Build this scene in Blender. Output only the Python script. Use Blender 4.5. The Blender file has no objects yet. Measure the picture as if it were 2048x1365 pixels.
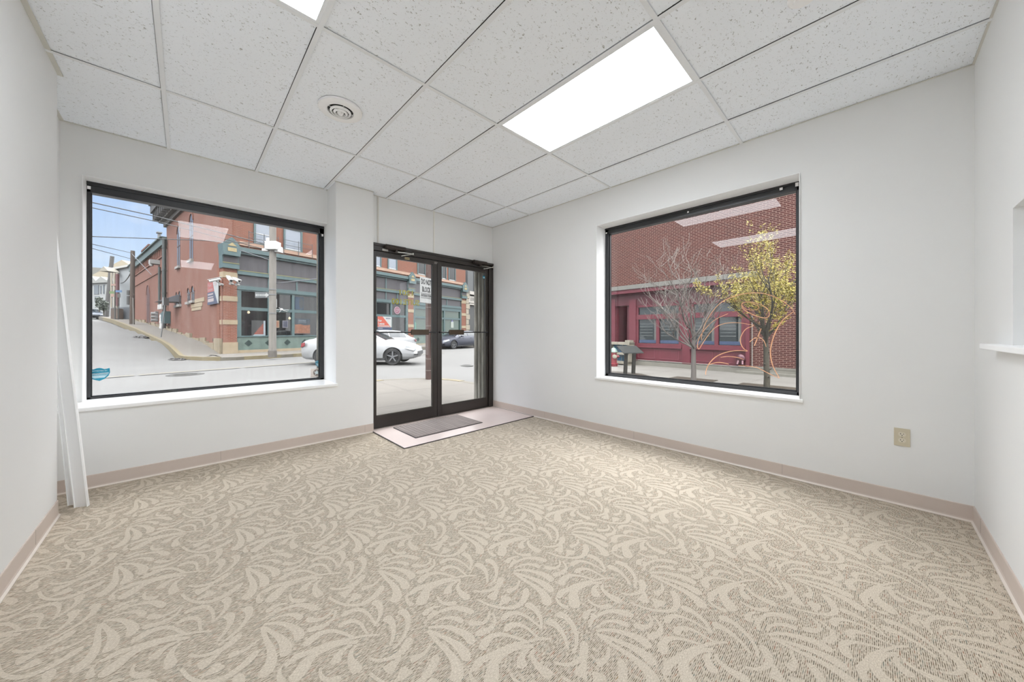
import bpy, bmesh, math, random
from mathutils import Vector, Matrix
random.seed(7)
SC = bpy.context.scene
COL = SC.collection
PI = math.pi

# ------------------------------------------------------------------ camera, sky, sun, exposure
CAM_H, YAW, FPX, CX, CY = 1.126, 0.7614, 685.12, 1024.0, 664.93
cd = bpy.data.cameras.new('camera')
cam = bpy.data.objects.new('camera', cd)
COL.objects.link(cam)
cam.location = (0, 0, CAM_H)
cam.rotation_euler = (PI / 2, 0, -YAW)
cd.sensor_width = 36.0
cd.lens = 36.0 * FPX / 2048.0
cd.shift_y = (CY - 682.5) / 2048.0
cd.clip_start = 0.02
cd.clip_end = 600
SC.camera = cam
SC.view_settings.view_transform = 'Standard'
SC.view_settings.look = 'None'
SC.view_settings.gamma = 1
SC.view_settings.use_curve_mapping = False
SC.view_settings.exposure = 0.36
try:
    SC.cycles.max_bounces = 10
    SC.cycles.diffuse_bounces = 7
    SC.cycles.glossy_bounces = 3
    SC.cycles.transparent_max_bounces = 12
    SC.cycles.caustics_reflective = False
    SC.cycles.sample_clamp_indirect = 6.0
    SC.cycles.use_denoising = True
except Exception:
    pass
SKY_STRENGTH = 1.0
SUN_STRENGTH = 1.0
PANEL_STRENGTH = 8.7
CLOUD_FILL = 2.15
w = bpy.data.worlds.new('sky')
SC.world = w
w.use_nodes = True
nt = w.node_tree
bg = nt.nodes['Background']
tc = nt.nodes.new('ShaderNodeTexCoord')
def wn(kind, **kw):
    n = nt.nodes.new('ShaderNode' + kind)
    for k, v in kw.items():
        if k in n.inputs: n.inputs[k].default_value = v
        else: setattr(n, k, v)
    return n
# open blue sky to the north-west, elsewhere unseen white brightness added for room daylight
sp = wn('SeparateXYZ'); nt.links.new(tc.outputs['Generated'], sp.inputs[0])
rp = wn('ValToRGB'); nt.links.new(sp.outputs[2], rp.inputs[0])
rp.color_ramp.elements[0].position = 0.05; rp.color_ramp.elements[0].color = (0.60, 0.71, 0.84, 1)
rp.color_ramp.elements[1].position = 0.42; rp.color_ramp.elements[1].color = (0.24, 0.41, 0.78, 1)
mp = wn('Mapping'); mp.inputs['Scale'].default_value = (1, 1, 3)
ns = wn('TexNoise', Scale=6.0, Detail=6.0)
nt.links.new(tc.outputs['Generated'], mp.inputs[0]); nt.links.new(mp.outputs[0], ns.inputs[0])
cr = wn('MapRange'); cr.inputs[1].default_value = 0.55; cr.inputs[2].default_value = 0.75; cr.inputs[4].default_value = 0.7
nt.links.new(ns.outputs[0], cr.inputs[0])
m1 = wn('Mix', data_type='RGBA'); nt.links.new(cr.outputs[0], m1.inputs[0]); nt.links.new(rp.outputs[0], m1.inputs[6]); m1.inputs[7].default_value = (0.76, 0.79, 0.83, 1)
dp = wn('VectorMath', operation='DOT_PRODUCT'); nt.links.new(tc.outputs['Generated'], dp.inputs[0])
dp.inputs[1].default_value = Vector((-0.34, 0.90, 0.27)).normalized()
dr = wn('MapRange'); dr.inputs[1].default_value = 0.93; dr.inputs[2].default_value = 0.62; dr.clamp = True
nt.links.new(dp.outputs['Value'], dr.inputs[0])
m2 = wn('Mix', data_type='RGBA'); nt.links.new(dr.outputs[0], m2.inputs[0]); nt.links.new(m1.outputs[2], m2.inputs[6]); 
cz = wn('MapRange'); cz.inputs[1].default_value = 0.15; cz.inputs[2].default_value = 0.95; cz.inputs[3].default_value = CLOUD_FILL; cz.inputs[4].default_value = CLOUD_FILL * 4.6; nt.links.new(sp.outputs[2], cz.inputs[0])  # raised towards the zenith, out of view, to push daylight indoors
cc = wn('VectorMath', operation='SCALE'); cc.inputs[0].default_value = (1.0, 1.0, 1.03); nt.links.new(cz.outputs[0], cc.inputs['Scale']); nt.links.new(cc.outputs[0], m2.inputs[7])
nt.links.new(m2.outputs[2], bg.inputs[0])
bg.inputs[1].default_value = SKY_STRENGTH
sd = bpy.data.lights.new('sun', 'SUN')
sd.energy = SUN_STRENGTH
sd.angle = math.radians(12)
sd.color = (1.0, 0.96, 0.9)
sun = bpy.data.objects.new('sun', sd)
COL.objects.link(sun)
sun.rotation_euler = Vector((0.55, 0.5, -0.85)).to_track_quat('-Z', 'Y').to_euler()

# ------------------------------------------------------------------ measuring helpers
FW = Vector((math.sin(YAW), math.cos(YAW), 0))
RT = Vector((math.cos(YAW), -math.sin(YAW), 0))
def at(px, py, depth):
    "point of the place at a depth along the viewing axis"
    return FW * depth + RT * ((px - CX) / FPX * depth) + Vector((0, 0, CAM_H + (CY - py) / FPX * depth))
def on_ground(px, py, z):
    d = (CAM_H - z) * FPX / (py - CY)
    p = at(px, py, d)
    return Vector((p.x, p.y, z))
class Face:
    "a vertical house front: origin, compass bearing of its length, side that faces the street"
    def __init__(s, x, y, az, side):
        s.o = Vector((x, y, 0)); s.az = math.radians(az)
        s.u = Vector((math.sin(s.az), math.cos(s.az), 0))
        s.n = Vector((s.u.y, -s.u.x, 0)) if side > 0 else Vector((-s.u.y, s.u.x, 0))
        s.side = side
    def sz(s, px, py, off=0.0):
        r = (px - CX) / FPX
        o = s.o + s.n * off
        t = (r * o.dot(FW) - o.dot(RT)) / (s.u.dot(RT) - r * s.u.dot(FW))
        d = o.dot(FW) + t * s.u.dot(FW)
        return t, CAM_H + (CY - py) / FPX * d
    def P(s, t, off, z):
        return s.o + s.u * t + s.n * off + Vector((0, 0, z))
    def rot(s):
        return math.atan2(s.u.y, s.u.x)
FRONT = Face(1.46, 24.2, 75.5, 1)      # shop front across the street
SIDE = Face(1.46, 24.2, -9.5, -1)      # its long wall up the hill
NEAR = Face(15.6, 2.4, 2.7, -1)        # brick building across the side street

# ------------------------------------------------------------------ colours and materials
def lin(c):
    c = c / 255.0
    return c / 12.92 if c <= 0.04045 else ((c + 0.055) / 1.055) ** 2.4
ALB = 1.0   # scale on material colours, lowered outdoors to offset the brightened sky
def rgb(r, g, b):
    return (lin(r) * ALB, lin(g) * ALB, lin(b) * ALB, 1)
MATS = {}
def new_mat(name):
    m = bpy.data.materials.new(name)
    m.use_nodes = True
    return m, m.node_tree, m.node_tree.nodes['Principled BSDF']
def N(nt, kind, **kw):
    n = nt.nodes.new('ShaderNode' + kind)
    for k, v in kw.items():
        if k in n.inputs:
            n.inputs[k].default_value = v
        else:
            setattr(n, k, v)
    return n
def plain(name, col, rough=0.6, metal=0.0, var=0.06, scale=8.0, bump=0.0, spec=0.5, stretch=(1, 1, 1), bscale=None):
    "paint, plastic, stone: a colour with soft wear, and fine relief if asked"
    if name in MATS: return MATS[name]
    m, nt, b = new_mat(name)
    b.inputs['Roughness'].default_value = rough
    b.inputs['Metallic'].default_value = metal
    b.inputs['Specular IOR Level'].default_value = spec
    tc = N(nt, 'TexCoord'); mp = N(nt, 'Mapping'); mp.inputs['Scale'].default_value = stretch
    nt.links.new(tc.outputs['Object'], mp.inputs[0])
    no = N(nt, 'TexNoise', Scale=scale, Detail=5.0)
    nt.links.new(mp.outputs[0], no.inputs[0])
    r = N(nt, 'ValToRGB')
    c = rgb(*col)
    r.color_ramp.elements[0].position = 0.3; r.color_ramp.elements[1].position = 0.7
    r.color_ramp.elements[0].color = tuple(x * (1 - var) for x in c[:3]) + (1,)
    r.color_ramp.elements[1].color = tuple(min(1, x * (1 + var)) for x in c[:3]) + (1,)
    nt.links.new(no.outputs[0], r.inputs[0]); nt.links.new(r.outputs[0], b.inputs['Base Color'])
    if bump:
        n2 = N(nt, 'TexNoise', Scale=bscale or scale * 6, Detail=4.0)
        nt.links.new(mp.outputs[0], n2.inputs[0])
        bp = N(nt, 'Bump', Strength=bump, Distance=0.01)
        nt.links.new(n2.outputs[0], bp.inputs['Height']); nt.links.new(bp.outputs[0], b.inputs['Normal'])
    MATS[name] = m
    return m
def emit(name, col, strength):
    if name in MATS: return MATS[name]
    m, nt, b = new_mat(name)
    b.inputs['Base Color'].default_value = rgb(*col)
    b.inputs['Emission Color'].default_value = rgb(*col)
    b.inputs['Emission Strength'].default_value = strength
    MATS[name] = m
    return m
def brick(name, c1, c2, mort, bw=0.2, bh=0.0677, mor=0.010, dirt=0.15, dcol=(120, 100, 92)):
    if name in MATS: return MATS[name]
    m, nt, b = new_mat(name)
    b.inputs['Roughness'].default_value = 0.85
    b.inputs['Specular IOR Level'].default_value = 0.2
    tc = N(nt, 'TexCoord'); sp = N(nt, 'SeparateXYZ'); nt.links.new(tc.outputs['Object'], sp.inputs[0])
    ad = N(nt, 'Math', operation='ADD'); nt.links.new(sp.outputs[0], ad.inputs[0]); nt.links.new(sp.outputs[1], ad.inputs[1])
    cb = N(nt, 'CombineXYZ'); nt.links.new(ad.outputs[0], cb.inputs[0]); nt.links.new(sp.outputs[2], cb.inputs[1])
    br = N(nt, 'TexBrick')
    br.inputs['Scale'].default_value = 1.0
    br.inputs['Brick Width'].default_value = bw; br.inputs['Row Height'].default_value = bh
    br.inputs['Mortar Size'].default_value = mor; br.inputs['Mortar Smooth'].default_value = 0.1
    br.inputs['Color1'].default_value = rgb(*c1); br.inputs['Color2'].default_value = rgb(*c2)
    br.inputs['Mortar'].default_value = rgb(*mort); br.inputs['Bias'].default_value = -0.1
    nt.links.new(cb.outputs[0], br.inputs[0])
    no = N(nt, 'TexNoise', Scale=0.7, Detail=6.0)
    mp = N(nt, 'Mapping'); mp.inputs['Scale'].default_value = (1.5, 1.5, 0.5)
    nt.links.new(tc.outputs['Object'], mp.inputs[0]); nt.links.new(mp.outputs[0], no.inputs[0])
    mr = N(nt, 'MapRange'); mr.inputs[1].default_value = 0.4; mr.inputs[2].default_value = 0.8; mr.inputs[4].default_value = dirt * 2.2
    nt.links.new(no.outputs[0], mr.inputs[0])
    mx = N(nt, 'Mix', data_type='RGBA'); nt.links.new(mr.outputs[0], mx.inputs[0]); nt.links.new(br.outputs[0], mx.inputs[6])
    mx.inputs[7].default_value = rgb(*dcol)
    nt.links.new(mx.outputs[2], b.inputs['Base Color'])
    bp = N(nt, 'Bump', Strength=0.4, Distance=0.01); bp.invert = True
    nt.links.new(br.outputs['Fac'], bp.inputs['Height']); nt.links.new(bp.outputs[0], b.inputs['Normal'])
    MATS[name] = m
    return m
def glass(name, tint=(0.98, 0.99, 0.985), ior=1.33, haze=0.0):
    "clear pane: it lets light straight through and mirrors by the angle"
    if name in MATS: return MATS[name]
    m, nt, b = new_mat(name)
    out = nt.nodes['Material Output']
    tr = N(nt, 'BsdfTransparent'); tr.inputs[0].default_value = tint + (1,)
    gl = N(nt, 'BsdfGlossy'); gl.inputs['Roughness'].default_value = 0.0
    fr = N(nt, 'Fresnel'); ge = N(nt, 'NewGeometry'); io = N(nt, 'MapRange')
    io.inputs[3].default_value = ior; io.inputs[4].default_value = 1.0 / ior   # same mirror strength on both faces of the sheet
    nt.links.new(ge.outputs['Backfacing'], io.inputs[0]); nt.links.new(io.outputs[0], fr.inputs[0])
    mx = N(nt, 'MixShader'); nt.links.new(fr.outputs[0], mx.inputs[0]); nt.links.new(tr.outputs[0], mx.inputs[1]); nt.links.new(gl.outputs[0], mx.inputs[2])
    last = mx
    if haze:
        df = N(nt, 'BsdfDiffuse'); df.inputs[0].default_value = (0.8, 0.82, 0.83, 1)
        tc = N(nt, 'TexCoord'); mp = N(nt, 'Mapping'); mp.inputs['Scale'].default_value = (9, 9, 0.9)
        no = N(nt, 'TexNoise', Scale=2.2, Detail=6.0)
        nt.links.new(tc.outputs['Object'], mp.inputs[0]); nt.links.new(mp.outputs[0], no.inputs[0])
        mr = N(nt, 'MapRange'); mr.inputs[1].default_value = 0.35; mr.inputs[2].default_value = 0.8; mr.inputs[4].default_value = haze
        nt.links.new(no.outputs[0], mr.inputs[0])
        m2 = N(nt, 'MixShader'); nt.links.new(mr.outputs[0], m2.inputs[0]); nt.links.new(mx.outputs[0], m2.inputs[1]); nt.links.new(df.outputs[0], m2.inputs[2])
        last = m2
    nt.links.new(last.outputs[0], out.inputs[0])
    MATS[name] = m
    return m
def dark_glass(name='shop_glass', col=(28, 34, 38), rough=0.03):
    if name in MATS: return MATS[name]
    m, nt, b = new_mat(name)
    b.inputs['Base Color'].default_value = rgb(*col)
    b.inputs['Roughness'].default_value = rough
    b.inputs['Specular IOR Level'].default_value = 0.7
    MATS[name] = m
    return m
def ceiling_tile_mat():
    m, nt, b = new_mat('ceiling_tile')
    b.inputs['Roughness'].default_value = 0.95
    b.inputs['Specular IOR Level'].default_value = 0.1
    tc = N(nt, 'TexCoord')
    def marks(scale, stretch, lo, hi, dist=0.0):
        mp = N(nt, 'Mapping'); mp.inputs['Scale'].default_value = stretch
        nt.links.new(tc.outputs['Object'], mp.inputs[0])
        no = N(nt, 'TexNoise', Scale=scale, Detail=2.5, Distortion=dist)
        nt.links.new(mp.outputs[0], no.inputs[0])
        mr = N(nt, 'MapRange'); mr.inputs[1].default_value = lo; mr.inputs[2].default_value = hi
        nt.links.new(no.outputs[0], mr.inputs[0])
        return mr
    a = marks(60, (1, 1.6, 1), 0.635, 0.70, 1.2)
    c = marks(110, (1.8, 1, 1), 0.68, 0.76, 0.6)
    mxm = N(nt, 'Math', operation='MAXIMUM'); nt.links.new(a.outputs[0], mxm.inputs[0]); nt.links.new(c.outputs[0], mxm.inputs[1])
    mx = N(nt, 'Mix', data_type='RGBA'); nt.links.new(mxm.outputs[0], mx.inputs[0])
    mx.inputs[6].default_value = rgb(246, 250, 255); mx.inputs[7].default_value = rgb(178, 178, 175)
    nt.links.new(mx.outputs[2], b.inputs['Base Color'])
    bp = N(nt, 'Bump', Strength=0.5, Distance=0.003); bp.invert = True
    nt.links.new(mxm.outputs[0], bp.inputs['Height']); nt.links.new(bp.outputs[0], b.inputs['Normal'])
    return m
def carpet_mats():
    "ground of the carpet: dashed multicoloured ribs; figure: cream loops"
    m, nt, b = new_mat('carpet_ground')
    b.inputs['Roughness'].default_value = 1.0; b.inputs['Specular IOR Level'].default_value = 0.0
    tc = N(nt, 'TexCoord')
    wv = N(nt, 'TexWave', wave_type='BANDS', bands_direction='Y'); wv.inputs['Scale'].default_value = 0.95 / 0.0085 * 0.0499 * 11.0
    wv.inputs['Distortion'].default_value = 1.2; wv.inputs['Detail'].default_value = 2; wv.inputs['Detail Scale'].default_value = 8
    nt.links.new(tc.outputs['Object'], wv.inputs[0])
    mp = N(nt, 'Mapping'); mp.inputs['Scale'].default_value = (70, 300, 1)
    nt.links.new(tc.outputs['Object'], mp.inputs[0])
    dn = N(nt, 'TexNoise', Scale=1.0, Detail=2.0); nt.links.new(mp.outputs[0], dn.inputs[0])
    mr = N(nt, 'MapRange'); mr.inputs[1].default_value = 0.40; mr.inputs[2].default_value = 0.60
    nt.links.new(dn.outputs[0], mr.inputs[0])
    mu = N(nt, 'Math', operation='MULTIPLY'); nt.links.new(wv.outputs[1], mu.inputs[0]); nt.links.new(mr.outputs[0], mu.inputs[1])
    mp2 = N(nt, 'Mapping'); mp2.inputs['Scale'].default_value = (22, 120, 1)
    nt.links.new(tc.outputs['Object'], mp2.inputs[0])
    cn = N(nt, 'TexNoise', Scale=1.0, Detail=1.0); nt.links.new(mp2.outputs[0], cn.inputs[0])
    r = N(nt, 'ValToRGB'); cr = r.color_ramp
    cols = [(0.30, (92, 112, 106)), (0.40, (96, 86, 74)), (0.52, (110, 98, 78)), (0.61, (98, 88, 72)), (0.68, (156, 96, 74)), (0.78, (138, 114, 66))]
    cr.elements[0].position = cols[0][0]; cr.elements[0].color = rgb(*cols[0][1])
    cr.elements[1].position = cols[-1][0]; cr.elements[1].color = rgb(*cols[-1][1])
    for p, c in cols[1:-1]:
        e = cr.elements.new(p); e.color = rgb(*c)
    nt.links.new(cn.outputs[0], r.inputs[0])
    mx = N(nt, 'Mix', data_type='RGBA'); nt.links.new(mu.outputs[0], mx.inputs[0])
    mx.inputs[6].default_value = rgb(202, 190, 173); nt.links.new(r.outputs[0], mx.inputs[7])
    nt.links.new(mx.outputs[2], b.inputs['Base Color'])
    bp = N(nt, 'Bump', Strength=0.7, Distance=0.002); bp.invert = True
    nt.links.new(mu.outputs[0], bp.inputs['Height']); nt.links.new(bp.outputs[0], b.inputs['Normal'])
    m2, nt, b = new_mat('carpet_figure')
    b.inputs['Roughness'].default_value = 1.0; b.inputs['Specular IOR Level'].default_value = 0.0
    tc = N(nt, 'TexCoord'); mp = N(nt, 'Mapping'); mp.inputs['Scale'].default_value = (140, 260, 1)
    nt.links.new(tc.outputs['Object'], mp.inputs[0])
    no = N(nt, 'TexNoise', Scale=1.0, Detail=3.0); nt.links.new(mp.outputs[0], no.inputs[0])
    r = N(nt, 'ValToRGB'); r.color_ramp.elements[0].position = 0.3; r.color_ramp.elements[1].position = 0.7
    r.color_ramp.elements[0].color = rgb(184, 172, 155); r.color_ramp.elements[1].color = rgb(215, 204, 188)
    nt.links.new(no.outputs[0], r.inputs[0]); nt.links.new(r.outputs[0], b.inputs['Base Color'])
    bp = N(nt, 'Bump', Strength=0.5, Distance=0.002)
    nt.links.new(no.outputs[0], bp.inputs['Height']); nt.links.new(bp.outputs[0], b.inputs['Normal'])
    return m, m2

# ------------------------------------------------------------------ mesh builder
class MB:
    def __init__(s):
        s.v = []; s.f = []; s.m = []
        s.T = None
    def add(s, vs, fs, mi=0):
        k = len(s.v)
        s.v += [tuple(s.T @ Vector(v)) if s.T else tuple(v) for v in vs]
        s.f += [tuple(i + k for i in f) for f in fs]
        s.m += [mi] * len(fs)
        return s
    def box(s, x0, x1, y0, y1, z0, z1, mi=0):
        v = [(x, y, z) for z in (z0, z1) for y in (y0, y1) for x in (x0, x1)]
        return s.add(v, [(0, 2, 3, 1), (4, 5, 7, 6), (0, 1, 5, 4), (2, 6, 7, 3), (0, 4, 6, 2), (1, 3, 7, 5)], mi)
    def obox(s, c, u, v, w_, mi=0):
        "box with centre c and half-axis vectors"
        c, u, v, w_ = Vector(c), Vector(u), Vector(v), Vector(w_)
        vs = [c + u * a + v * b + w_ * d for d in (-1, 1) for b in (-1, 1) for a in (-1, 1)]
        return s.add(vs, [(0, 2, 3, 1), (4, 5, 7, 6), (0, 1, 5, 4), (2, 6, 7, 3), (0, 4, 6, 2), (1, 3, 7, 5)], mi)
    def prism(s, pts, vec, mi=0):
        n = len(pts); vec = Vector(vec)
        a = [Vector(p) for p in pts]; b = [p + vec for p in a]
        fs = [tuple(range(n - 1, -1, -1)), tuple(range(n, 2 * n))] + [(i, (i + 1) % n, n + (i + 1) % n, n + i) for i in range(n)]
        return s.add(a + b, fs, mi)
    def fan(s, pts, mi=0):
        return s.add(pts, [tuple(range(len(pts)))], mi)
    def cyl(s, p0, p1, r0, r1=None, n=16, mi=0, caps=True):
        r1 = r0 if r1 is None else r1
        p0, p1 = Vector(p0), Vector(p1)
        d = (p1 - p0).normalized()
        a = d.orthogonal().normalized(); b = d.cross(a)
        vs = []
        for p, r in ((p0, r0), (p1, r1)):
            for i in range(n):
                t = 2 * PI * i / n
                vs.append(p + a * (r * math.cos(t)) + b * (r * math.sin(t)))
        fs = [(i, (i + 1) % n, n + (i + 1) % n, n + i) for i in range(n)]
        if caps: fs += [tuple(range(n - 1, -1, -1)), tuple(range(n, 2 * n))]
        return s.add(vs, fs, mi)
    def tube(s, pts, rad, n=8, mi=0, closed=False):
        pts = [Vector(p) for p in pts]
        rs = rad if isinstance(rad, (list, tuple)) else [rad] * len(pts)
        k = len(pts); vs = []; prev = None
        for i, p in enumerate(pts):
            t = (pts[min(i + 1, k - 1)] - pts[max(i - 1, 0)])
            if t.length < 1e-9: t = Vector((0, 0, 1))
            t.normalize()
            a = t.orthogonal().normalized() if prev is None else (prev - t * prev.dot(t)).normalized()
            prev = a; b = t.cross(a)
            for j in range(n):
                q = 2 * PI * j / n
                vs.append(p + (a * math.cos(q) + b * math.sin(q)) * rs[i])
        fs = [(i * n + j, i * n + (j + 1) % n, (i + 1) * n + (j + 1) % n, (i + 1) * n + j) for i in range(k - 1) for j in range(n)]
        fs += [tuple(range(n - 1, -1, -1)), tuple(range((k - 1) * n, k * n))]
        return s.add(vs, fs, mi)
    def lathe(s, c, prof, n=24, axis=(0, 0, 1), mi=0, a0=None):
        "profile of (radius, height) turned about an axis through c"
        c = Vector(c); ax = Vector(axis).normalized()
        a = Vector(a0).normalized() if a0 else ax.orthogonal().normalized(); b = ax.cross(a)
        vs = [c + ax * h + (a * math.cos(2 * PI * j / n) + b * math.sin(2 * PI * j / n)) * r for r, h in prof for j in range(n)]
        fs = [(i * n + j, i * n + (j + 1) % n, (i + 1) * n + (j + 1) % n, (i + 1) * n + j) for i in range(len(prof) - 1) for j in range(n)]
        return s.add(vs, fs, mi)
    def text(s, txt, c, u, v, size, ext=0.001, mi=0, width=None, bold=0.0):
        "raised lettering centred on c, reading along u with its height along v"
        cu = bpy.data.curves.new('lettering', 'FONT')
        cu.body = txt; cu.size = 1.0; cu.align_x = 'CENTER'; cu.align_y = 'CENTER'; cu.resolution_u = 3; cu.offset = bold
        ob = bpy.data.objects.new('lettering', cu); COL.objects.link(ob)
        bpy.context.view_layer.update()
        me = ob.evaluated_get(bpy.context.evaluated_depsgraph_get()).to_mesh()
        vs = [Vector(q.co) for q in me.vertices]; fs = [tuple(p.vertices) for p in me.polygons]
        bpy.data.objects.remove(ob); bpy.data.curves.remove(cu)
        u = Vector(u).normalized(); v = Vector(v).normalized(); nn = u.cross(v)
        xs = [q.x for q in vs]; wd = max(xs) - min(xs); hd = max(q.y for q in vs) - min(q.y for q in vs)
        x0 = (max(xs) + min(xs)) / 2; y0 = (max(q.y for q in vs) + min(q.y for q in vs)) / 2
        ky = size / hd; kx = ky if width is None else width / wd
        k = len(vs)
        pts = [Vector(c) + u * ((q.x - x0) * kx) + v * ((q.y - y0) * ky) + nn * ext for q in vs]
        return s.add(pts, fs, mi)
    def build(s, name, mats, parent=None, smooth=False, loc=None, rot=None, bevel=0.0, seg=2):
        me = bpy.data.meshes.new(name)
        me.from_pydata(s.v, [], s.f)
        for m in (mats if isinstance(mats, (list, tuple)) else [mats]):
            me.materials.append(m)
        if any(s.m): me.polygons.foreach_set('material_index', s.m)
        bm = bmesh.new(); bm.from_mesh(me); bmesh.ops.recalc_face_normals(bm, faces=bm.faces[:]) if len(s.f) < 60000 else None
        if bevel:
            bmesh.ops.remove_doubles(bm, verts=bm.verts[:], dist=1e-6)
            bmesh.ops.bevel(bm, geom=[e for e in bm.edges if len(e.link_faces) == 2 and e.calc_face_angle(0) > 0.5], offset=bevel, segments=seg, affect='EDGES', profile=0.5, clamp_overlap=True)
        bm.to_mesh(me); bm.free()
        if smooth:
            me.polygons.foreach_set('use_smooth', [True] * len(me.polygons))
            try: me.set_sharp_from_angle(angle=0.7)
            except Exception: pass
        o = bpy.data.objects.new(name, me)
        COL.objects.link(o)
        if parent: o.parent = parent
        if loc is not None: o.location = loc
        if rot is not None: o.rotation_euler = (0, 0, rot)
        return o
def tag(o, label=None, cat=None, group=None, kind=None):
    if label: o['label'] = label
    if cat: o['category'] = cat
    if group: o['group'] = group
    if kind: o['kind'] = kind
    return o
def empty(name, loc=(0, 0, 0), rz=0.0, label=None, cat=None, group=None, kind=None):
    o = bpy.data.objects.new(name, None)
    o.empty_display_size = 0.2
    COL.objects.link(o)
    o.location = loc; o.rotation_euler = (0, 0, rz)
    return tag(o, label, cat, group, kind)
def copy_tree(o, parent=None):
    c = o.copy(); COL.objects.link(c); c.parent = parent
    for ch in list(o.children): copy_tree(ch, c)
    return c

# ------------------------------------------------------------------ ground outside
def smooth(a, b, x):
    t = max(0.0, min(1.0, (x - a) / (b - a)))
    return t * t * (3 - 2 * t)
HILL = [(-200, -0.08), (-3.4, -0.08), (0, -0.05), (2.6, 0.38), (5, 0.62), (10.8, 1.03), (15.5, 1.37), (25.3, 1.99), (34.2, 2.51), (60, 3.7), (130, 6.8), (400, 12)]
def hill(s):
    for (a, za), (b, zb) in zip(HILL, HILL[1:]):
        if s <= b:
            return za + (zb - za) * (s - a) / (b - a)
    return 12
def side_st(x, y):
    r = Vector((x, y, 0)) - SIDE.o
    return r.dot(SIDE.u), r.dot(SIDE.n)
def front_st(x, y):
    r = Vector((x, y, 0)) - FRONT.o
    return r.dot(FRONT.u), r.dot(FRONT.n)
def street_z(x, y):
    s, o = side_st(x, y)
    t, f = front_st(x, y)
    up = hill(s) - 0.13
    if o < -3: up = -0.2 + (up + 0.2) * smooth(-9, -3, o)
    z = up if s > -1 else -0.2 + (up + 0.2) * smooth(-5, -1, s)
    if (f < 3.1 and t > -0.3) or (s > -0.6 and o < 1.4): z -= 0.3
    lower = smooth(5.5, 10.5, x) * (1 - smooth(10, 17, y))
    return z * (1 - lower) + (-0.57) * lower
ALB = 0.14
asphalt = plain('asphalt', (184, 182, 178), rough=0.9, var=0.07, scale=0.5, bump=0.08, bscale=25, stretch=(1, 1, 1))
concrete = plain('sidewalk_concrete', (196, 187, 174), rough=0.9, var=0.07, scale=1.1, bump=0.2, bscale=60)
concrete_pale = plain('pale_concrete', (238, 232, 220), rough=0.9, var=0.06, scale=1.6, bump=0.2, bscale=60)
yellow_paint = plain('yellow_curb_paint', (216, 196, 146), rough=0.8, var=0.14, scale=6)
curb_stone = plain('curb_stone', (186, 176, 156), rough=0.9, var=0.15, scale=3)
mb = MB()
xs = [-70, -50, -40, -32, -26, -21, -17, -14] + [-12 + i * 1.0 for i in range(37)] + [28, 32, 38, 46, 60, 90]
ys = [-12, -6, -2, 1, 3, 4.6] + [5.6 + i * 0.8 for i in range(40)] + [39 + i * 3 for i in range(20)] + [105, 120, 140, 170, 220]
for y in ys:
    for x in xs:
        mb.v.append((x, y, street_z(x, y)))
nx = len(xs)
for j in range(len(ys) - 1):
    for i in range(nx - 1):
        if xs[i + 1] < 4.4 and ys[j + 1] <= 3.1: continue
        mb.f.append((j * nx + i, j * nx + i + 1, (j + 1) * nx + i + 1, (j + 1) * nx + i)); mb.m.append(0)
o = mb.build('street', asphalt, smooth=True); tag(o, kind='structure')
def slab(mb, pts, ztop, drop=0.5, mi=0):
    n = len(pts)
    top = [(p[0], p[1], ztop(p[0], p[1]) if callable(ztop) else ztop) for p in pts]
    bot = [(p[0], p[1], z - drop) for p, z in zip(pts, [q[2] for q in top])]
    mb.add(top + bot, [tuple(range(n))] + [(i, (i + 1) % n, n + (i + 1) % n, n + i) for i in range(n)], mi)
def strip(mb, left, right, ztop, drop=0.4, mi=0):
    "ribbon slab between two polylines of equal length"
    for k in range(len(left) - 1):
        slab(mb, [left[k], left[k + 1], right[k + 1], right[k]], ztop, drop, mi)
# near sidewalk in front of our door, rounded corner and curb
def arc(cx, cy, r, a0, a1, n):
    return [(cx + r * math.cos(math.radians(a0 + (a1 - a0) * i / n)), cy + r * math.sin(math.radians(a0 + (a1 - a0) * i / n))) for i in range(n + 1)]
edge = [(-14, 3.85), (-6, 5.9), (0, 7.45), (2.0, 7.95), (3.4, 8.15)] + arc(3.2, 6.6, 1.55, 75, 0, 6) + [(4.78, 4.5), (4.78, -8)]
inner = [(-14, 3.7), (-6, 3.9), (0, 4.3), (2.0, 4.3), (2.8, 4.3)] + [(2.9 + 0.05 * i, 4.3) for i in range(7)] + [(3.3, 4.2), (3.3, -8)]
def shrink(line, d):
    out = []
    for i, p in enumerate(line):
        a = Vector(line[max(i - 1, 0)]); b = Vector(line[min(i + 1, len(line) - 1)])
        t = (b - a).normalized()
        out.append((p[0] + t.y * d, p[1] - t.x * d))
    return out
e_in = shrink(edge, 0.16)
mb = MB()
strip(mb, e_in, inner, -0.02, 0.5)
curbm = MB()
strip(curbm, edge, e_in, -0.018, 0.5)
near_walk = mb.build('sidewalk', concrete); tag(near_walk, kind='structure')
c = curbm.build('curb', curb_stone, parent=near_walk)
j = MB()
for (a, b) in [((1.0, 5.15), (4.7, 5.15)), ((1.0, 6.35), (4.7, 6.2)), ((3.05, 4.3), (3.25, 8.0)), ((1.6, 4.3), (1.7, 7.8)), ((0.1, 4.3), (0.1, 7.3))]:
    a, b = Vector(a + (-0.0185,)), Vector(b + (-0.0185,)); d = (b - a).normalized(); q = Vector((-d.y, d.x, 0)) * 0.006
    j.fan([a - q, b - q, b + q, a + q])
j.build('joint_lines', plain('joint_dirt', (160, 151, 138), var=0.1), parent=near_walk)
yp = MB()
strip(yp, [edge[i] for i in (8, 9, 10, 11)], [e_in[i] for i in (8, 9, 10, 11)], -0.012, 0.12)
strip(yp, [edge[i] for i in (2, 3, 4)], [e_in[i] for i in (2, 3, 4)], -0.012, 0.12)
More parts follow.
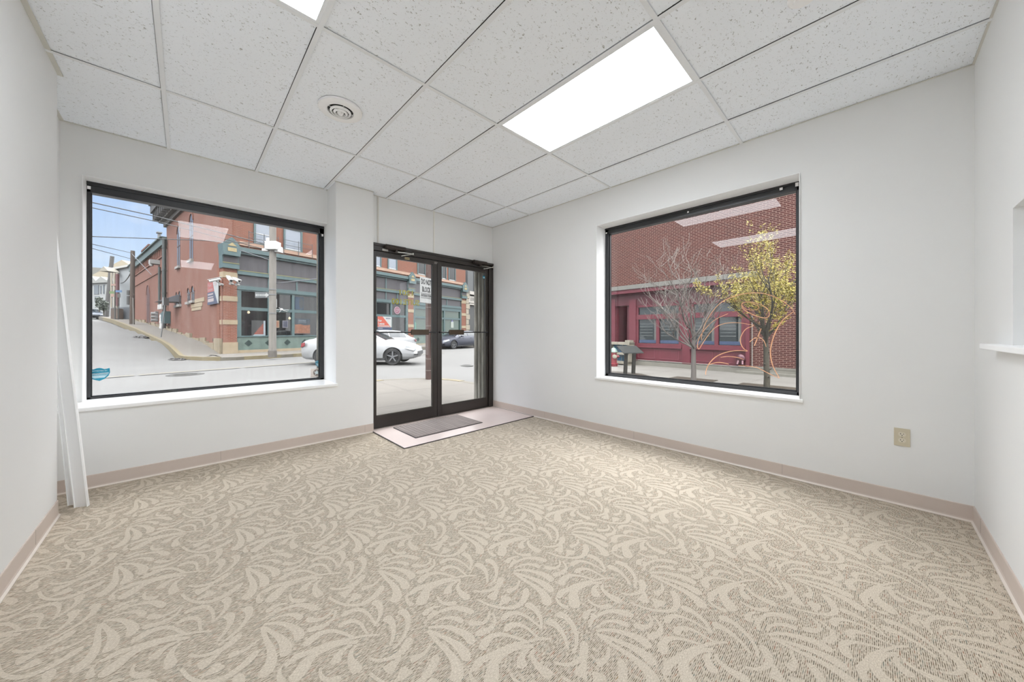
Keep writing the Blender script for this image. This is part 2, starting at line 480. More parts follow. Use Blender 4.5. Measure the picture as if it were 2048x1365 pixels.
yp.build('curb_paint', yellow_paint, parent=near_walk)
# far sidewalk along the shop front and up the hill
def fpt(t, f):
    p = FRONT.P(t, f, 0); return (p.x, p.y)
def spt(s_, o_):
    p = SIDE.P(s_, o_, 0); return (p.x, p.y)
def far_z(x, y):
    return 0.02 if side_st(x, y)[1] < 0.3 and side_st(x, y)[0] < 0.2 else max(0.0, hill(side_st(x, y)[0]) + 0.05) if side_st(x, y)[0] > -1 else 0.0
mb = MB(); cb = MB(); yb = MB()
tt = [-0.6, 1, 3, 6, 10, 14, 18, 24, 34, 60]
slope = lambda x, y: -0.05 + 0.006 * max(0, front_st(x, y)[0])
strip(mb, [fpt(t, 3.3) for t in tt], [fpt(t, -0.1) for t in tt], slope)
strip(cb, [fpt(t, 3.46) for t in tt], [fpt(t, 3.3) for t in tt], slope)
strip(yb, [fpt(t, 3.47) for t in (-0.3, 1.3)], [fpt(t, 3.31) for t in (-0.3, 1.3)], lambda x, y: slope(x, y) + 0.01, 0.2)
strip(yb, [fpt(t, 3.47) for t in (1.9, 4.6, 7.5)], [fpt(t, 3.31) for t in (1.9, 4.6, 7.5)], lambda x, y: slope(x, y) + 0.01, 0.2)
hz = lambda x, y: hill(side_st(x, y)[0])
ss = [0.0, 1.2, 2.6, 5, 8, 10.8, 15.5, 20, 25.3, 34.2, 46, 60, 90, 130]
strip(mb, [spt(s_, 1.55) for s_ in ss], [spt(s_, -0.05) for s_ in ss], hz)
strip(yb, [spt(s_, 1.72) for s_ in ss[:11]], [spt(s_, 1.55) for s_ in ss[:11]], lambda x, y: hz(x, y) + 0.02)
strip(cb, [spt(s_, 1.72) for s_ in ss[10:]], [spt(s_, 1.55) for s_ in ss[10:]], hz)
corner_o = [fpt(-0.6, 3.46), fpt(-1.1, 3.1), fpt(-1.55, 2.4), spt(-1.2, 1.72), spt(0, 1.72)]
corner_m = [fpt(-0.6, 3.3), fpt(-1.0, 2.95), fpt(-1.4, 2.3), spt(-1.2, 1.55), spt(0, 1.55)]
corner_i = [fpt(-0.6, -0.1), fpt(-0.4, 0), fpt(-0.2, 0), fpt(-0.05, 0), spt(0, -0.05)]
strip(mb, corner_m, corner_i, -0.05)
strip(cb, corner_o[:2], corner_m[:2], -0.05)
strip(yb, corner_o[1:], corner_m[1:], -0.03)
fw = mb.build('sidewalk', concrete); tag(fw, kind='structure')
cb.build('curb', curb_stone, parent=fw); yb.build('curb_paint', yellow_paint, parent=fw)
# sidewalk before the brick building on the side street
mb = MB()
def npt(t, f):
    p = NEAR.P(t, f, 0); return (p.x, p.y)
nts = [-9, -4.6, -3.0, -1.45, 0.1, 1.65, 3.2, 4.75, 6.3, 7.85, 9.5]
strip(mb, [npt(t, 4.1) for t in nts], [npt(t, -0.2) for t in nts], -0.45, 0.4)
sw = mb.build('sidewalk', concrete_pale); tag(sw, kind='structure')
j = MB()
for t in nts[1:-1]:
    a = Vector(npt(t - 0.006, 3.9) + (-0.448,)); b = Vector(npt(t + 0.006, 3.9) + (-0.448,)); c_ = Vector(npt(t + 0.006, 0.3) + (-0.448,)); d = Vector(npt(t - 0.006, 0.3) + (-0.448,))
    j.fan([a, b, c_, d])
for f in (1.9,):
    j.fan([Vector(npt(-8, f) + (-0.448,)), Vector(npt(9, f) + (-0.448,)), Vector(npt(9, f + 0.012) + (-0.448,)), Vector(npt(-8, f + 0.012) + (-0.448,))])
j.build('joint_lines', MATS['joint_dirt'], parent=sw)
e = MB(); strip(e, [npt(t, 4.27) for t in nts], [npt(t, 4.1) for t in nts], -0.445, 0.4); e.build('curb', curb_stone, parent=sw)
d = MB(); strip(d, [npt(t, 4.1) for t in (2.6, 3.4, 4.6, 5.4)], [npt(2.7, 3.85), npt(3.4, 3.4), npt(4.6, 3.4), npt(5.3, 3.85)], -0.43, 0.05)
strip(d, [npt(t, 4.05) for t in (0.9, 2.2)], [npt(t, 3.1) for t in (0.9, 2.2)], -0.435, 0.05)
strip(d, [npt(t, 4.05) for t in (-1.2, 0.2)], [npt(t, 3.1) for t in (-1.2, 0.2)], -0.435, 0.05)
d.build('planting_bed', plain('mulch', (126, 112, 88), var=0.25, scale=14, bump=0.5), parent=sw)
# worn centre line and manhole covers
mb = MB()
for k in range(10):
    a = Vector((-14 + 2.6 * k, 12.0 + 0.66 * k, 0)); b = a + Vector((2.5, 0.64, 0)); n_ = Vector((-0.06, 0.16, 0))
    mb.fan([(p.x, p.y, street_z(p.x, p.y) + 0.03) for p in (a, b, b + n_, a + n_)])
o = mb.build('trim_street_line', plain('worn_yellow', (222, 208, 172), var=0.1)); tag(o, kind='structure')
iron = plain('cast_iron', (150, 148, 142), rough=0.7, var=0.15, scale=20)
def manhole(px, py, label):
    p = on_ground(px, py, -0.2); z = street_z(p.x, p.y)
    p = on_ground(px, py, z); z = street_z(p.x, p.y)
    r = empty('manhole_cover', (p.x, p.y, z), label=label, cat='manhole cover')
    m = MB(); m.lathe((0, 0, 0), [(0.44, -0.02), (0.44, 0.012), (0.36, 0.014), (0.36, 0.006)], 32); m.build('rim', plain('iron_rim', (128, 126, 120)), r, smooth=True)
    m = MB(); m.lathe((0, 0, 0), [(0.35, 0.008), (0.0, 0.009)], 32)
    for i in range(-3, 4): m.box(-0.3 + abs(i) * 0.03, 0.3 - abs(i) * 0.03, i * 0.09 - 0.015, i * 0.09 + 0.015, 0.008, 0.014)
    m.build('lid', iron, r)
manhole(927, 731, 'round iron manhole cover in the road seen through the right door leaf')
manhole(371, 750, 'round iron manhole cover in the road seen through the shield-stickered window')
# patches of broken asphalt by the yellow curb
for (px, py, s_, lab) in [(285, 676, 0.9, 'dark crumbling asphalt patch by the curb, nearer the wooden pole'), (362, 718, 1.0, 'dark crumbling asphalt patch at the rounded curb end')]:
    p = on_ground(px, py, 0.1 if py < 700 else -0.15)
    if py < 700: p = SIDE.P(9.4, 2.05, 0)
    m = MB(); rr = random.Random(int(px))
    pts = []
    for i in range(22):
        a = 2 * PI * i / 22; q = s_ * (0.55 + 0.5 * rr.random())
        x_, y_ = p.x + math.cos(a) * q * 0.5 - math.sin(a) * 0, p.y + math.sin(a) * q * 0.95
        pts.append((x_, y_, street_z(x_, y_) + 0.02))
    m.fan(pts)
    for i in range(26):
        a = rr.random() * 6.28; q = rr.random() * s_ * 0.8
        x_, y_ = p.x + math.cos(a) * q * 0.5, p.y + math.sin(a) * q
        m.lathe((x_, y_, street_z(x_, y_) + 0.015), [(0.0, 0.05), (0.03 + rr.random() * 0.04, 0.03), (0.05 + rr.random() * 0.04, 0)], 6)
    o = m.build('asphalt_patch', plain('broken_asphalt', (98, 92, 86), var=0.3, scale=10)); tag(o, lab, 'road patch')

ALB = 1.0
# ------------------------------------------------------------------ room shell
Z = 2.709
wall_mat = plain('wall_paint', (234, 234, 233), rough=0.55, var=0.012, scale=1.5, spec=0.3, bump=0.03, bscale=300)
white_mat = plain('white_paint', (247, 247, 247), rough=0.45, var=0.01, scale=2)
marble = plain('white_marble', (247, 247, 246), rough=0.25, var=0.035, scale=5, stretch=(1, 3, 1))
bronze = plain('dark_bronze', (46, 40, 36), rough=0.35, var=0.06, spec=0.6)
black_al = plain('black_aluminium', (34, 35, 38), rough=0.35, var=0.05, spec=0.6)
vinyl = plain('vinyl_base', (208, 194, 184), rough=0.5, var=0.03, scale=3)
pane = glass('window_glass')
dusty = glass('dusty_window_glass', haze=0.05)
def structure(name, mb, mat, **k):
    o = mb.build(name, mat, **k); return tag(o, kind='structure')
# floor: carpet with its woven figure
A = (640.0, 1040.0, 5.12)
STROKES = [
 ([(1010,405),(930,380),(850,372),(760,388),(660,425),(580,475)],48),([(905,468),(860,445),(790,437),(710,450),(640,480)],40),
 ([(950,610),(925,560),(860,525),(770,500),(680,495),(610,505)],62),([(890,715),(850,640),(780,590),(700,555),(625,525)],68),
 ([(745,850),(785,790),(780,720),(735,655),(670,595),(605,520)],80),([(945,465),(1010,475),(1070,470),(1120,440),(1140,395)],44),
 ([(985,545),(1060,530),(1130,505),(1170,460),(1165,405)],46),([(1225,450),(1290,415),(1360,405),(1430,425),(1490,465),(1530,505)],42),
 ([(1235,525),(1290,490),(1350,483),(1410,500),(1460,540),(1500,570)],42),([(1450,345),(1510,370),(1545,420),(1548,470),(1530,515)],52),
 ([(1590,460),(1645,475),(1690,520),(1712,580),(1712,640)],58),([(1690,420),(1745,425),(1795,475),(1808,550),(1785,620),(1745,665)],52),
 ([(1855,590),(1840,650),(1800,700),(1730,730),(1650,740),(1580,728)],55),([(1745,815),(1775,780),(1805,745),(1812,710)],85),
 ([(1530,815),(1470,775),(1425,730),(1410,680),(1435,645)],62),([(1310,765),(1315,710),(1350,665),(1400,640)],64),
 ([(1400,850),(1340,865),(1270,858),(1225,830),(1205,790)],42),([(1010,650),(1060,595),(1120,560),(1200,548),(1280,560),(1380,590)],60),
 ([(910,780),(980,720),(1060,690),(1150,655),(1260,620),(1380,597),(1500,578),(1600,575)],48),
 ([(1010,880),(1055,810),(1085,740),(1140,690),(1230,655),(1330,628),(1440,622)],88),([(1060,985),(1110,930),(1170,900),(1230,890)],48),
 ([(2110,700),(2105,780),(2056,862),(1976,905),(1855,905),(1734,877),(1613,821)],54),([(1910,735),(1960,722),(2016,690),(2045,627)],52),
 ([(1895,785),(1872,830),(1840,885)],58),([(1185,935),(1150,965),(1100,1010)],40),([(1330,300),(1300,330),(1255,345)],44),([(955,880),(905,850),(885,800),(905,760)],34),([(1085,545),(1120,500),(1180,470)],30)]
def catmull(p, n):
    out = []
    q = [p[0]] + list(p) + [p[-1]]
    for i in range(1, len(q) - 2):
        for k in range(n):
            t = k / n
            out.append(tuple(0.5 * (2 * b + (c - a) * t + (2 * a - 5 * b + 4 * c - d) * t * t + (3 * b - a - 3 * c + d) * t ** 3) for a, b, c, d in zip(q[i - 1], q[i], q[i + 1], q[i + 2])))
    out.append(tuple(p[-1]))
    return out
cg, cf = carpet_mats()
fl = MB()
fl.add([(-0.95, -4, 0), (3.62, -4, 0), (3.62, 4.2, 0), (-0.95, 4.2, 0)], [(0, 1, 2, 3)], 0)
fl.add([(-0.95, -4, -0.25), (3.62, -4, -0.25), (3.62, 4.2, -0.25), (-0.95, 4.2, -0.25)], [(3, 2, 1, 0)], 0)
PITCH = 0.45
for si, (pts, wd) in enumerate(STROKES):
    wp = []
    for x, y in catmull(pts, 5):
        g = on_ground(A[0] + x / A[2], A[1] + y / A[2], 0.0)
        wp.append(g)
    n = len(wp); half = wd * 1.18 / A[2] * CAM_H / 485.0 / 2
    L = []; Rr = []
    for i, p in enumerate(wp):
        t = i / (n - 1)
        d = (wp[min(i + 1, n - 1)] - wp[max(i - 1, 0)]).normalized()
        q = Vector((-d.y, d.x, 0))
        h = min(t / 0.17, 1.0); wv_ = half * math.sqrt(max(0, h * (2 - h))) * (0.24 + 0.76 * math.exp(-(t / 0.5) ** 2)) + 0.0016
        L.append(p + q * wv_); Rr.append(p - q * wv_)
    cxm = sum(p.x for p in wp) / n; cym = sum(p.y for p in wp) / n
    z = 0.0003 + 0.00002 * si
    for iy in range(-14, 12):
        for ix in range(-8, 12):
            dx, dy = ix * PITCH, iy * PITCH
            if not (-0.8 < cxm + dx < 3.55 and -2.6 < cym + dy < 3.95): continue
            k = len(fl.v)
            for a, b in zip(L, Rr):
                fl.v.append((a.x + dx, a.y + dy, z)); fl.v.append((b.x + dx, b.y + dy, z))
            for i in range(n - 1):
                fl.f.append((k + 2 * i, k + 2 * i + 1, k + 2 * i + 3, k + 2 * i + 2)); fl.m.append(1)
structure('floor', fl, [cg, cf])
# tiled entry and its edge strip
mb = MB(); mb.box(1.53, 3.37, 3.108, 4.05, 0.001, 0.006)
ft = structure('floor', mb, plain('entry_tile', (222, 206, 200), rough=0.3, var=0.035, scale=2.5, spec=0.45))
mb = MB(); mb.box(1.53, 3.37, 3.10, 3.108, 0.001, 0.009); mb.box(1.522, 1.53, 3.10, 3.95, 0.001, 0.009); mb.box(3.356, 3.364, 3.108, 3.95, 0.001, 0.0085)
mb.build('edge_strip', plain('dark_rubber', (72, 66, 66), var=0.05), ft)
# walls
mb = MB()
mb.box(-0.95, 1.143, 3.877, 4.45, -0.2, 0.558)
mb.box(-0.95, 1.143, 4.18, 4.45, 2.333, Z + 0.1)
mb.box(-0.95, -0.573, 4.18, 4.45, 0.558, 2.333)
mb.box(1.143, 1.535, 3.877, 4.45, -0.2, Z + 0.1)
mb.box(1.535, 3.62, 3.965, 4.45, 2.155, Z + 0.1)
mb.box(3.37, 3.62, 3.965, 4.08, -0.2, 2.155)
mb.box(1.535, 3.37, 4.0, 4.45, -0.25, 0.0)
structure('wall_front', mb, wall_mat)
mb = MB()
mb.box(3.37, 3.62, -4, 3.965, -0.5, 0.60); mb.box(3.37, 3.62, -4, 3.965, 2.333, Z + 0.1)
mb.box(3.37, 3.62, -4, 0.373, 0.60, 2.333); mb.box(3.37, 3.62, 2.142, 3.965, 0.60, 2.333)
structure('wall_right', mb, wall_mat)
mb = MB(); mb.box(-0.95, -0.569, -4, 3.44, -0.2, Z + 0.1); mb.box(-0.95, -0.68, 3.44, 4.18, -0.2, Z + 0.1)
structure('wall_left', mb, wall_mat)
mb = MB()
mb.box(1.05, 3.37, -0.57, -0.42, 0, 1.045); mb.box(1.05, 3.37, -0.57, -0.42, 1.66, Z)
mb.box(2.577, 3.37, -0.57, -0.42, 1.045, 1.66); mb.box(1.05, 1.25, -0.57, -0.42, 1.045, 1.66)
mb.box(1.05, 1.2, -4, -0.57, 0, Z)
structure('wall_near', mb, wall_mat)
mb = MB(); mb.box(-0.95, 3.62, -4.15, -4, -0.2, Z + 0.1)
structure('wall_back', mb, wall_mat)
# ceiling: tiles laid in an exposed grid
GX, GY, G = -0.1039, 3.1885, 0.6096
tile_m = ceiling_tile_mat()
grid_m = plain('ceiling_grid_paint', (234, 236, 238), rough=0.5, var=0.01)
gxs = [GX + k * G for k in range(-2, 7)]; gys = [GY + k * 2 * G for k in range(-6, 2)]
VENT = (0.797, 2.6)
mb = MB()
rr = random.Random(3)
lights = [(0, -2), (3, -2), (0, -5), (3, -5)]
lit = set(lights)
for i in range(-2, 7):
    for k in range(-7, 2):
        x0, x1 = GX + i * G, GX + (i + 1) * G; y0, y1 = GY + k * 2 * G, GY + (k + 1) * 2 * G
        if (i, k) in lit: continue
        x0 = max(x0 + 0.008, -0.94); x1 = min(x1 - 0.0145, 3.6); y0 = max(y0 + 0.0145, -4.1); y1 = min(y1 - 0.008, 4.4)
        if x1 - x0 < 0.03 or y1 - y0 < 0.03: continue
        dz = [rr.uniform(0.0015, 0.005) for _ in range(4)]
        mb.add([(x0, y0, Z + dz[0]), (x1, y0, Z + dz[1]), (x1, y1, Z + dz[2]), (x0, y1, Z + dz[3])] + [(x0, y0, Z + 0.013), (x1, y0, Z + 0.013), (x1, y1, Z + 0.013), (x0, y1, Z + 0.013)],
               [(3, 2, 1, 0), (0, 1, 5, 4), (1, 2, 6, 5), (2, 3, 7, 6), (3, 0, 4, 7)])
ce = structure('ceiling', mb, tile_m)
mb = MB(); mb.box(-0.95, 3.62, -4.15, 4.45, Z + 0.03, Z + 0.2); mb.build('plenum', plain('plenum_dark', (58, 56, 54)), ce)  # slab coloured dark so the tile gaps read as shadow lines
mb = MB(); hw = 0.012
for x in gxs: mb.box(x - hw, x + hw, -4, 4.18 if x < 1.143 else 3.965, Z - 0.0035, Z - 0.0005)
for y in gys: mb.box(-0.69, 3.37, y - hw, y + hw, Z - 0.003, Z - 0.0003)
mb.build('ceiling_grid', grid_m, ce)
an = MB(); t_ = 0.022
an.box(-0.569, -0.569 + t_, -4, 3.44, Z - 0.002, Z + 0.002); an.box(-0.68, -0.68 + t_, 3.44, 4.18, Z - 0.002, Z + 0.002); an.box(-0.58, -0.547, 3.40, 3.44 + 0.012, Z - 0.0022, Z + 0.002)
an.box(-0.69, 1.143, 4.18 - 0.014, 4.18, Z - 0.0025, Z + 0.002); an.box(1.13, 1.535, 3.877 - 0.01, 3.877, Z - 0.003, Z + 0.002); an.box(1.535, 3.37, 3.965 - 0.01, 3.965, Z - 0.0024, Z + 0.002)
an.box(3.37 - 0.01, 3.37, -0.42, 3.965, Z - 0.0028, Z + 0.002); an.box(1.05, 3.37, -0.42, -0.41, Z - 0.0026, Z + 0.002)
an.build('wall_angle', plain('wall_angle_paint', (214, 212, 204), rough=0.5, var=0.02), ce)
# ceiling lights
diff_m = emit('light_diffuser', (243, 249, 255), PANEL_STRENGTH)
labs = ['bright ceiling panel near the left wall, beyond the round air diffuser', 'long bright ceiling panel reflected in the right-hand window', 'bright ceiling panel over the rear passage', 'bright ceiling panel in the office behind the pass-through']
for (i, k), lab in zip(lights, labs):
    x0, x1 = GX + i * G, GX + (i + 1) * G; y0, y1 = GY + k * 2 * G, GY + (k + 1) * 2 * G
    r = empty('ceiling_light', ((x0 + x1) / 2, (y0 + y1) / 2, Z), label=lab, cat='ceiling light', group='flat light panels set in the ceiling grid')
    a, b = G / 2, G
    m = MB(); f_ = 0.028
    m.box(-a + 0.006, a - 0.006, -b + 0.006, -b + f_, -0.002, 0.02); m.box(-a + 0.006, a - 0.006, b - f_, b - 0.006, -0.002, 0.02)
    m.box(-a + 0.006, -a + f_, -b + f_, b - f_, -0.002, 0.02); m.box(a - f_, a - 0.006, -b + f_, b - f_, -0.002, 0.02)
    m.build('light_frame', grid_m, r)
    m = MB(); m.box(-a + f_, a - f_, -b + f_, b - f_, 0.0, 0.008); m.build('diffuser', diff_m, r)
# round air vent
r = empty('ceiling_vent', (VENT[0], VENT[1], Z), label='round white air diffuser of nested rings in the ceiling', cat='vent')
m = MB(); m.lathe((0, 0, 0), [(0.142, 0.0), (0.140, -0.012), (0.125, -0.022), (0.085, -0.018), (0.080, 0.0), (0.080, 0.01)], 48); m.build('outer_ring', white_mat, r, smooth=True)
m = MB(); m.lathe((0, 0, 0), [(0.084, -0.004), (0.0, -0.003)], 32); m.build('duct_opening', plain('duct_dark', (26, 26, 26)), r)
for k, (r0, r1, zz) in enumerate([(0.068, 0.056, -0.030), (0.046, 0.034, -0.036), (0.022, 0.0, -0.040)]):
    m = MB(); m.lathe((0, 0, 0), [(r0, zz + 0.014), (r0 + 0.001, zz + 0.011), (r1 + 0.003, zz), (r1, zz + 0.002), (max(r1 - 0.002, 0), zz + 0.018)] if r1 else [(r0, zz + 0.016), (r0, zz + 0.012), (0.012, zz), (0.0, zz)], 40)
    m.build('inner_ring', white_mat, r, smooth=True)
m = MB(); m.cyl((-0.08, 0, -0.008), (0.08, 0, -0.008), 0.003); m.cyl((0, -0.08, -0.008), (0, 0.08, -0.008), 0.003); m.cyl((0, 0, -0.004), (0, 0, -0.035), 0.004); m.build('spider_bracket', white_mat, r)
# smoke detector just entering the top of the view
p = at(1607, -14, (Z - CAM_H) * FPX / (CY + 14))
r = empty('smoke_detector', (p.x, p.y, Z), label='white round smoke detector on a ceiling tile near the right wall', cat='smoke detector')
m = MB(); m.lathe((0, 0, 0), [(0.06, 0.0), (0.06, -0.018), (0.052, -0.026), (0.0, -0.03)], 32); m.build('base', white_mat, r, smooth=True)
m = MB(); m.lathe((0, 0, 0), [(0.038, -0.026), (0.036, -0.036), (0, -0.038)], 24); m.build('cap', white_mat, r, smooth=True)
# baseboards: cove base with a toe
def cove(mb, a, b, n):
    a = Vector(a + (0,)); b = Vector(b + (0,)); n = Vector(n + (0,)); d = (b - a)
    prof = [(0, 0), (0.014, 0), (0.014, 0.004), (0.007, 0.012), (0.005, 0.02), (0.005, 0.094), (0.003, 0.098), (0, 0.098)]
    mb.prism([a + n * p[0] + Vector((0, 0, p[1])) for p in prof], d)
def toe(mb, a, b, n):
    a = Vector(a + (0,)); b = Vector(b + (0,)); n = Vector(n + (0,))
    mb.prism([a + n * p[0] + Vector((0, 0, p[1])) for p in [(0.0142, 0.001), (0.0146, 0.004), (0.0076, 0.0125), (0.0068, 0.012)]], b - a)
toe_m = plain('pale_base_edge', (226, 216, 206), rough=0.4, var=0.04)  # paler strip along the toe of the base
for name, segs in [('baseboard_front', [((-0.68, 3.877), (1.535, 3.877), (0, -1))]), ('baseboard_right', [((3.37, -0.42), (3.37, 3.965), (-1, 0))]),
                   ('baseboard_left', [((-0.569, -4), (-0.569, 3.44), (1, 0)), ((-0.569, 3.44), (-0.68, 3.44), (0, 1)), ((-0.68, 3.44), (-0.68, 3.877), (1, 0))]), ('baseboard_near', [((1.05, -0.42), (3.37, -0.42), (0, 1))])]:
    m = MB(); t2 = MB(); jn = MB()
    for a, b, n in segs:
        cove(m, a, b, n); toe(t2, a, b, n)
        L = (Vector(b) - Vector(a)).length; d = (Vector(b) - Vector(a)).normalized(); k = 0.9
        while k < L:
            q = Vector(a) + d * k
            jn.obox((q.x + n[0] * 0.003, q.y + n[1] * 0.003, 0.055), (d.x * 0.0008, d.y * 0.0008, 0), (n[0] * 0.0024, n[1] * 0.0024, 0), (0, 0, 0.042)); k += 1.22
    bo = structure(name, m, vinyl); t2.build('toe_edge', toe_m, bo)
    if jn.v: jn.build('seam', plain('seam_dark', (150, 138, 128)), bo)
# ------------------------------------------------------------------ window 1 (street side)
r = empty('window_1', (0, 0, 0), kind='structure')
m = MB(); m.box(-0.573, -0.569, 4.165, 4.31, 0.59, 2.333); m.box(-0.573, 1.143, 4.165, 4.31, 2.329, 2.333)
m.build('window_reveal', white_mat, r)
m = MB()
m.box(-0.569, -0.549, 4.305, 4.38, 0.59, 2.33); m.box(1.10, 1.143, 4.305, 4.38, 0.59, 2.33)
m.box(-0.569, 1.143, 4.305, 4.38, 2.245, 2.33); m.box(-0.569, 1.143, 4.305, 4.38, 0.59, 0.606)
m.box(-0.549, 1.10, 4.325, 4.335, 0.606, 0.613); m.box(-0.569, 1.143, 4.295, 4.305, 2.300, 2.33); m.box(-0.549, -0.545, 4.325, 4.335, 0.613, 2.245); m.box(1.092, 1.10, 4.325, 4.335, 0.617, 2.245)
m.box(-0.569, 1.143, 4.38, 4.45, 2.28, 2.333); m.box(-0.569, 1.143, 4.38, 4.45, 0.56, 0.60)
m.build('window_frame', black_al, r, bevel=0.0015, seg=1)
m = MB(); m.box(-0.553, 1.104, 4.345, 4.351, 0.60, 2.25); m.build('glass_pane', dusty, r)
m = MB(); m.box(-0.68, 1.158, 3.857, 4.31, 0.560, 0.590); m.build('window_sill', marble, r, bevel=0.006)
m = MB(); m.box(-0.566, -0.548, 4.300, 4.304, 2.268, 2.292); m.box(1.118, 1.134, 4.300, 4.304, 2.215, 2.24); m.build('frame_clip', white_mat, r)
# ------------------------------------------------------------------ window 2 (side street)
r = empty('window_2', (0, 0, 0), kind='structure')
m = MB(); m.box(3.356, 3.54, 2.138, 2.142, 0.62, 2.333); m.box(3.356, 3.54, 0.373, 0.377, 0.62, 2.333); m.box(3.356, 3.54, 0.377, 2.138, 2.329, 2.333)
m.build('window_reveal', white_mat, r)
m = MB()
m.box(3.54, 3.61, 2.100, 2.142, 0.62, 2.333); m.box(3.54, 3.61, 0.373, 0.412, 0.62, 2.333); m.box(3.54, 3.61, 0.373, 2.142, 2.262, 2.333); m.box(3.54, 3.61, 0.373, 2.142, 0.62, 0.648)
m.box(3.53, 3.54, 0.373, 2.142, 2.31, 2.333); m.box(3.56, 3.572, 0.41, 2.10, 0.648, 0.66); m.box(3.56, 3.572, 2.09, 2.10, 0.648, 2.262); m.box(3.56, 3.572, 0.412, 0.42, 0.648, 2.262)
m.build('window_frame', black_al, r, bevel=0.0015, seg=1)
m = MB(); m.box(3.578, 3.584, 0.405, 2.108, 0.64, 2.27); m.build('glass_pane', pane, r)
m = MB(); m.box(3.35, 3.54, 0.353, 2.162, 0.595, 0.620); m.build('window_sill', marble, r, bevel=0.005)
m = MB(); m.box(3.527, 3.53, 1.22, 1.235, 2.285, 2.300); m.box(3.527, 3.53, 0.50, 0.52, 2.29, 2.31); m.box(3.527, 3.53, 0.40, 0.42, 2.29, 2.32); m.box(3.535, 3.54, 2.115, 2.13, 2.27, 2.285)
m.build('tape_scrap', white_mat, r)
# ------------------------------------------------------------------ double door
r = empty('door_1', (0, 0, 0), kind='structure')
m = MB()
m.box(1.49, 1.56, 3.945, 4.07, 0.0, 2.155); m.box(3.29, 3.37, 3.945, 4.07, 0.0, 2.155); m.box(1.49, 3.37, 3.945, 4.07, 2.075, 2.155); m.box(1.49, 3.37, 3.935, 3.945, 2.13, 2.16)
m.build('door_frame', bronze, r, bevel=0.002, seg=1)
m = MB(); m.box(1.535, 3.33, 3.95, 4.10, 0.0, 0.011); m.build('threshold', plain('threshold_metal', (120, 112, 104), metal=0.6, rough=0.4), r)
metal = plain('brushed_metal', (170, 168, 160), rough=0.3, metal=0.9, var=0.05)
for (x0, x1, g0, g1, p0, p1) in [(1.562, 2.414, 1.602, 2.348, 2.02, 2.263), (2.418, 3.288, 2.481, 3.243, 2.573, 2.811)]:
    m = MB(); y0, y1 = 3.968, 4.012
    m.box(x0, g0, y0, y1, 0.012, 2.072); m.box(g1, x1, y0, y1, 0.012, 2.072); m.box(g0, g1, y0, y1, 2.013, 2.072); m.box(g0, g1, y0, y1, 0.012, 0.150)
    lf = m.build('door_leaf', bronze, r, bevel=0.002, seg=1)
    m = MB(); m.box(g0 - 0.004, g1 + 0.004, 3.987, 3.993, 0.146, 2.017); m.build('glass_pane', pane, lf)
    m = MB(); m.box(g0, g1, 3.974, 3.984, 0.150, 0.158); m.box(g0, g0 + 0.006, 3.974, 3.984, 0.158, 2.005); m.box(g1 - 0.006, g1, 3.974, 3.984, 0.158, 2.005); m.build('glazing_bead', plain('bead_grey', (110, 106, 98), metal=0.3), lf)
    m = MB(); m.cyl((x0 + 0.02, 3.945, 1.125), (x1 - 0.02, 3.945, 1.125), 0.0085, n=12); m.cyl((x0 + 0.03, 3.945, 1.125), (x0 + 0.03, 3.97, 1.125), 0.011); m.cyl((x1 - 0.03, 3.945, 1.125), (x1 - 0.03, 3.97, 1.125), 0.011); m.build('push_bar', black_al, lf, smooth=True)
    m = MB(); m.box(p0, p1, 3.915, 3.935, 1.092, 1.160); m.box(p0 + 0.01, p1 - 0.01, 3.935, 3.965, 1.11, 1.145); m.build('push_paddle', plain('paddle_bronze', (74, 60, 46), rough=0.4, metal=0.3), lf, bevel=0.003, seg=1)
# closers on the header
for (x0, x1, zc) in [(1.69, 1.93, 2.128), (2.97, 3.20, 2.132)]:
    m = MB(); m.cyl((x0, 3.905, zc), (x1, 3.905, zc), 0.028, n=18); m.box(x0 + 0.02, x1 - 0.01, 3.90, 3.945, zc - 0.02, zc + 0.024); m.cyl((x0 - 0.012, 3.905, zc), (x0, 3.905, zc), 0.02, n=12)
    m.cyl((x0 + 0.13, 3.905, zc - 0.05), (x0 + 0.13, 3.905, zc), 0.016)
    cl = m.build('door_closer', plain('closer_body', (58, 50, 46), rough=0.35, metal=0.4), r, smooth=True)
    m = MB(); q = Vector((x0 + 0.13, 3.905, zc - 0.045)); e1 = q + Vector((0.2, -0.03, 0.0)); e2 = e1 + Vector((-0.12, 0.07, -0.03))
    m.obox((q + e1) / 2, (e1 - q) / 2, Vector((0.02, 0.12, 0)).normalized() * 0.009, (0, 0, 0.003)); m.obox((e1 + e2) / 2, (e2 - e1) / 2, Vector((0.07, 0.12, 0)).normalized() * 0.008, (0, 0, 0.003)); m.cyl(e1 - Vector((0, 0, 0.008)), e1 + Vector((0, 0, 0.012)), 0.009)
    m.build('closer_arm', metal, cl)
m = MB(); m.box(1.665, 1.735, 3.9425, 3.9445, 2.052 + 0.03, 2.075 + 0.03); m.build('header_label', plain('label_grey', (196, 194, 190)), r)
m = MB(); m.box(1.955, 2.02, 3.966, 3.9675, 2.045, 2.053); m.box(1.955, 2.02, 3.966, 3.9675, 2.028, 2.036); m.build('warning_label', plain('label_yellow', (206, 190, 140)), r)
m = MB(); m.box(2.37, 2.42, 3.9655, 3.9675, 2.045, 2.052); m.box(2.37, 2.41, 3.9655, 3.9675, 2.03, 2.036); m.build('strike_plate', metal, r)
m = MB(); m.box(2.352, 2.368, 3.957, 3.965, 2.16, Z); structure('trim_1', m, plain('trim_white', (236, 234, 226), var=0.01), bevel=0.002)
m = MB(); m.box(1.612, 1.628, 3.955, 3.965, 2.16, Z); structure('trim_2', m, plain('trim_grey', (214, 210, 202), var=0.01))

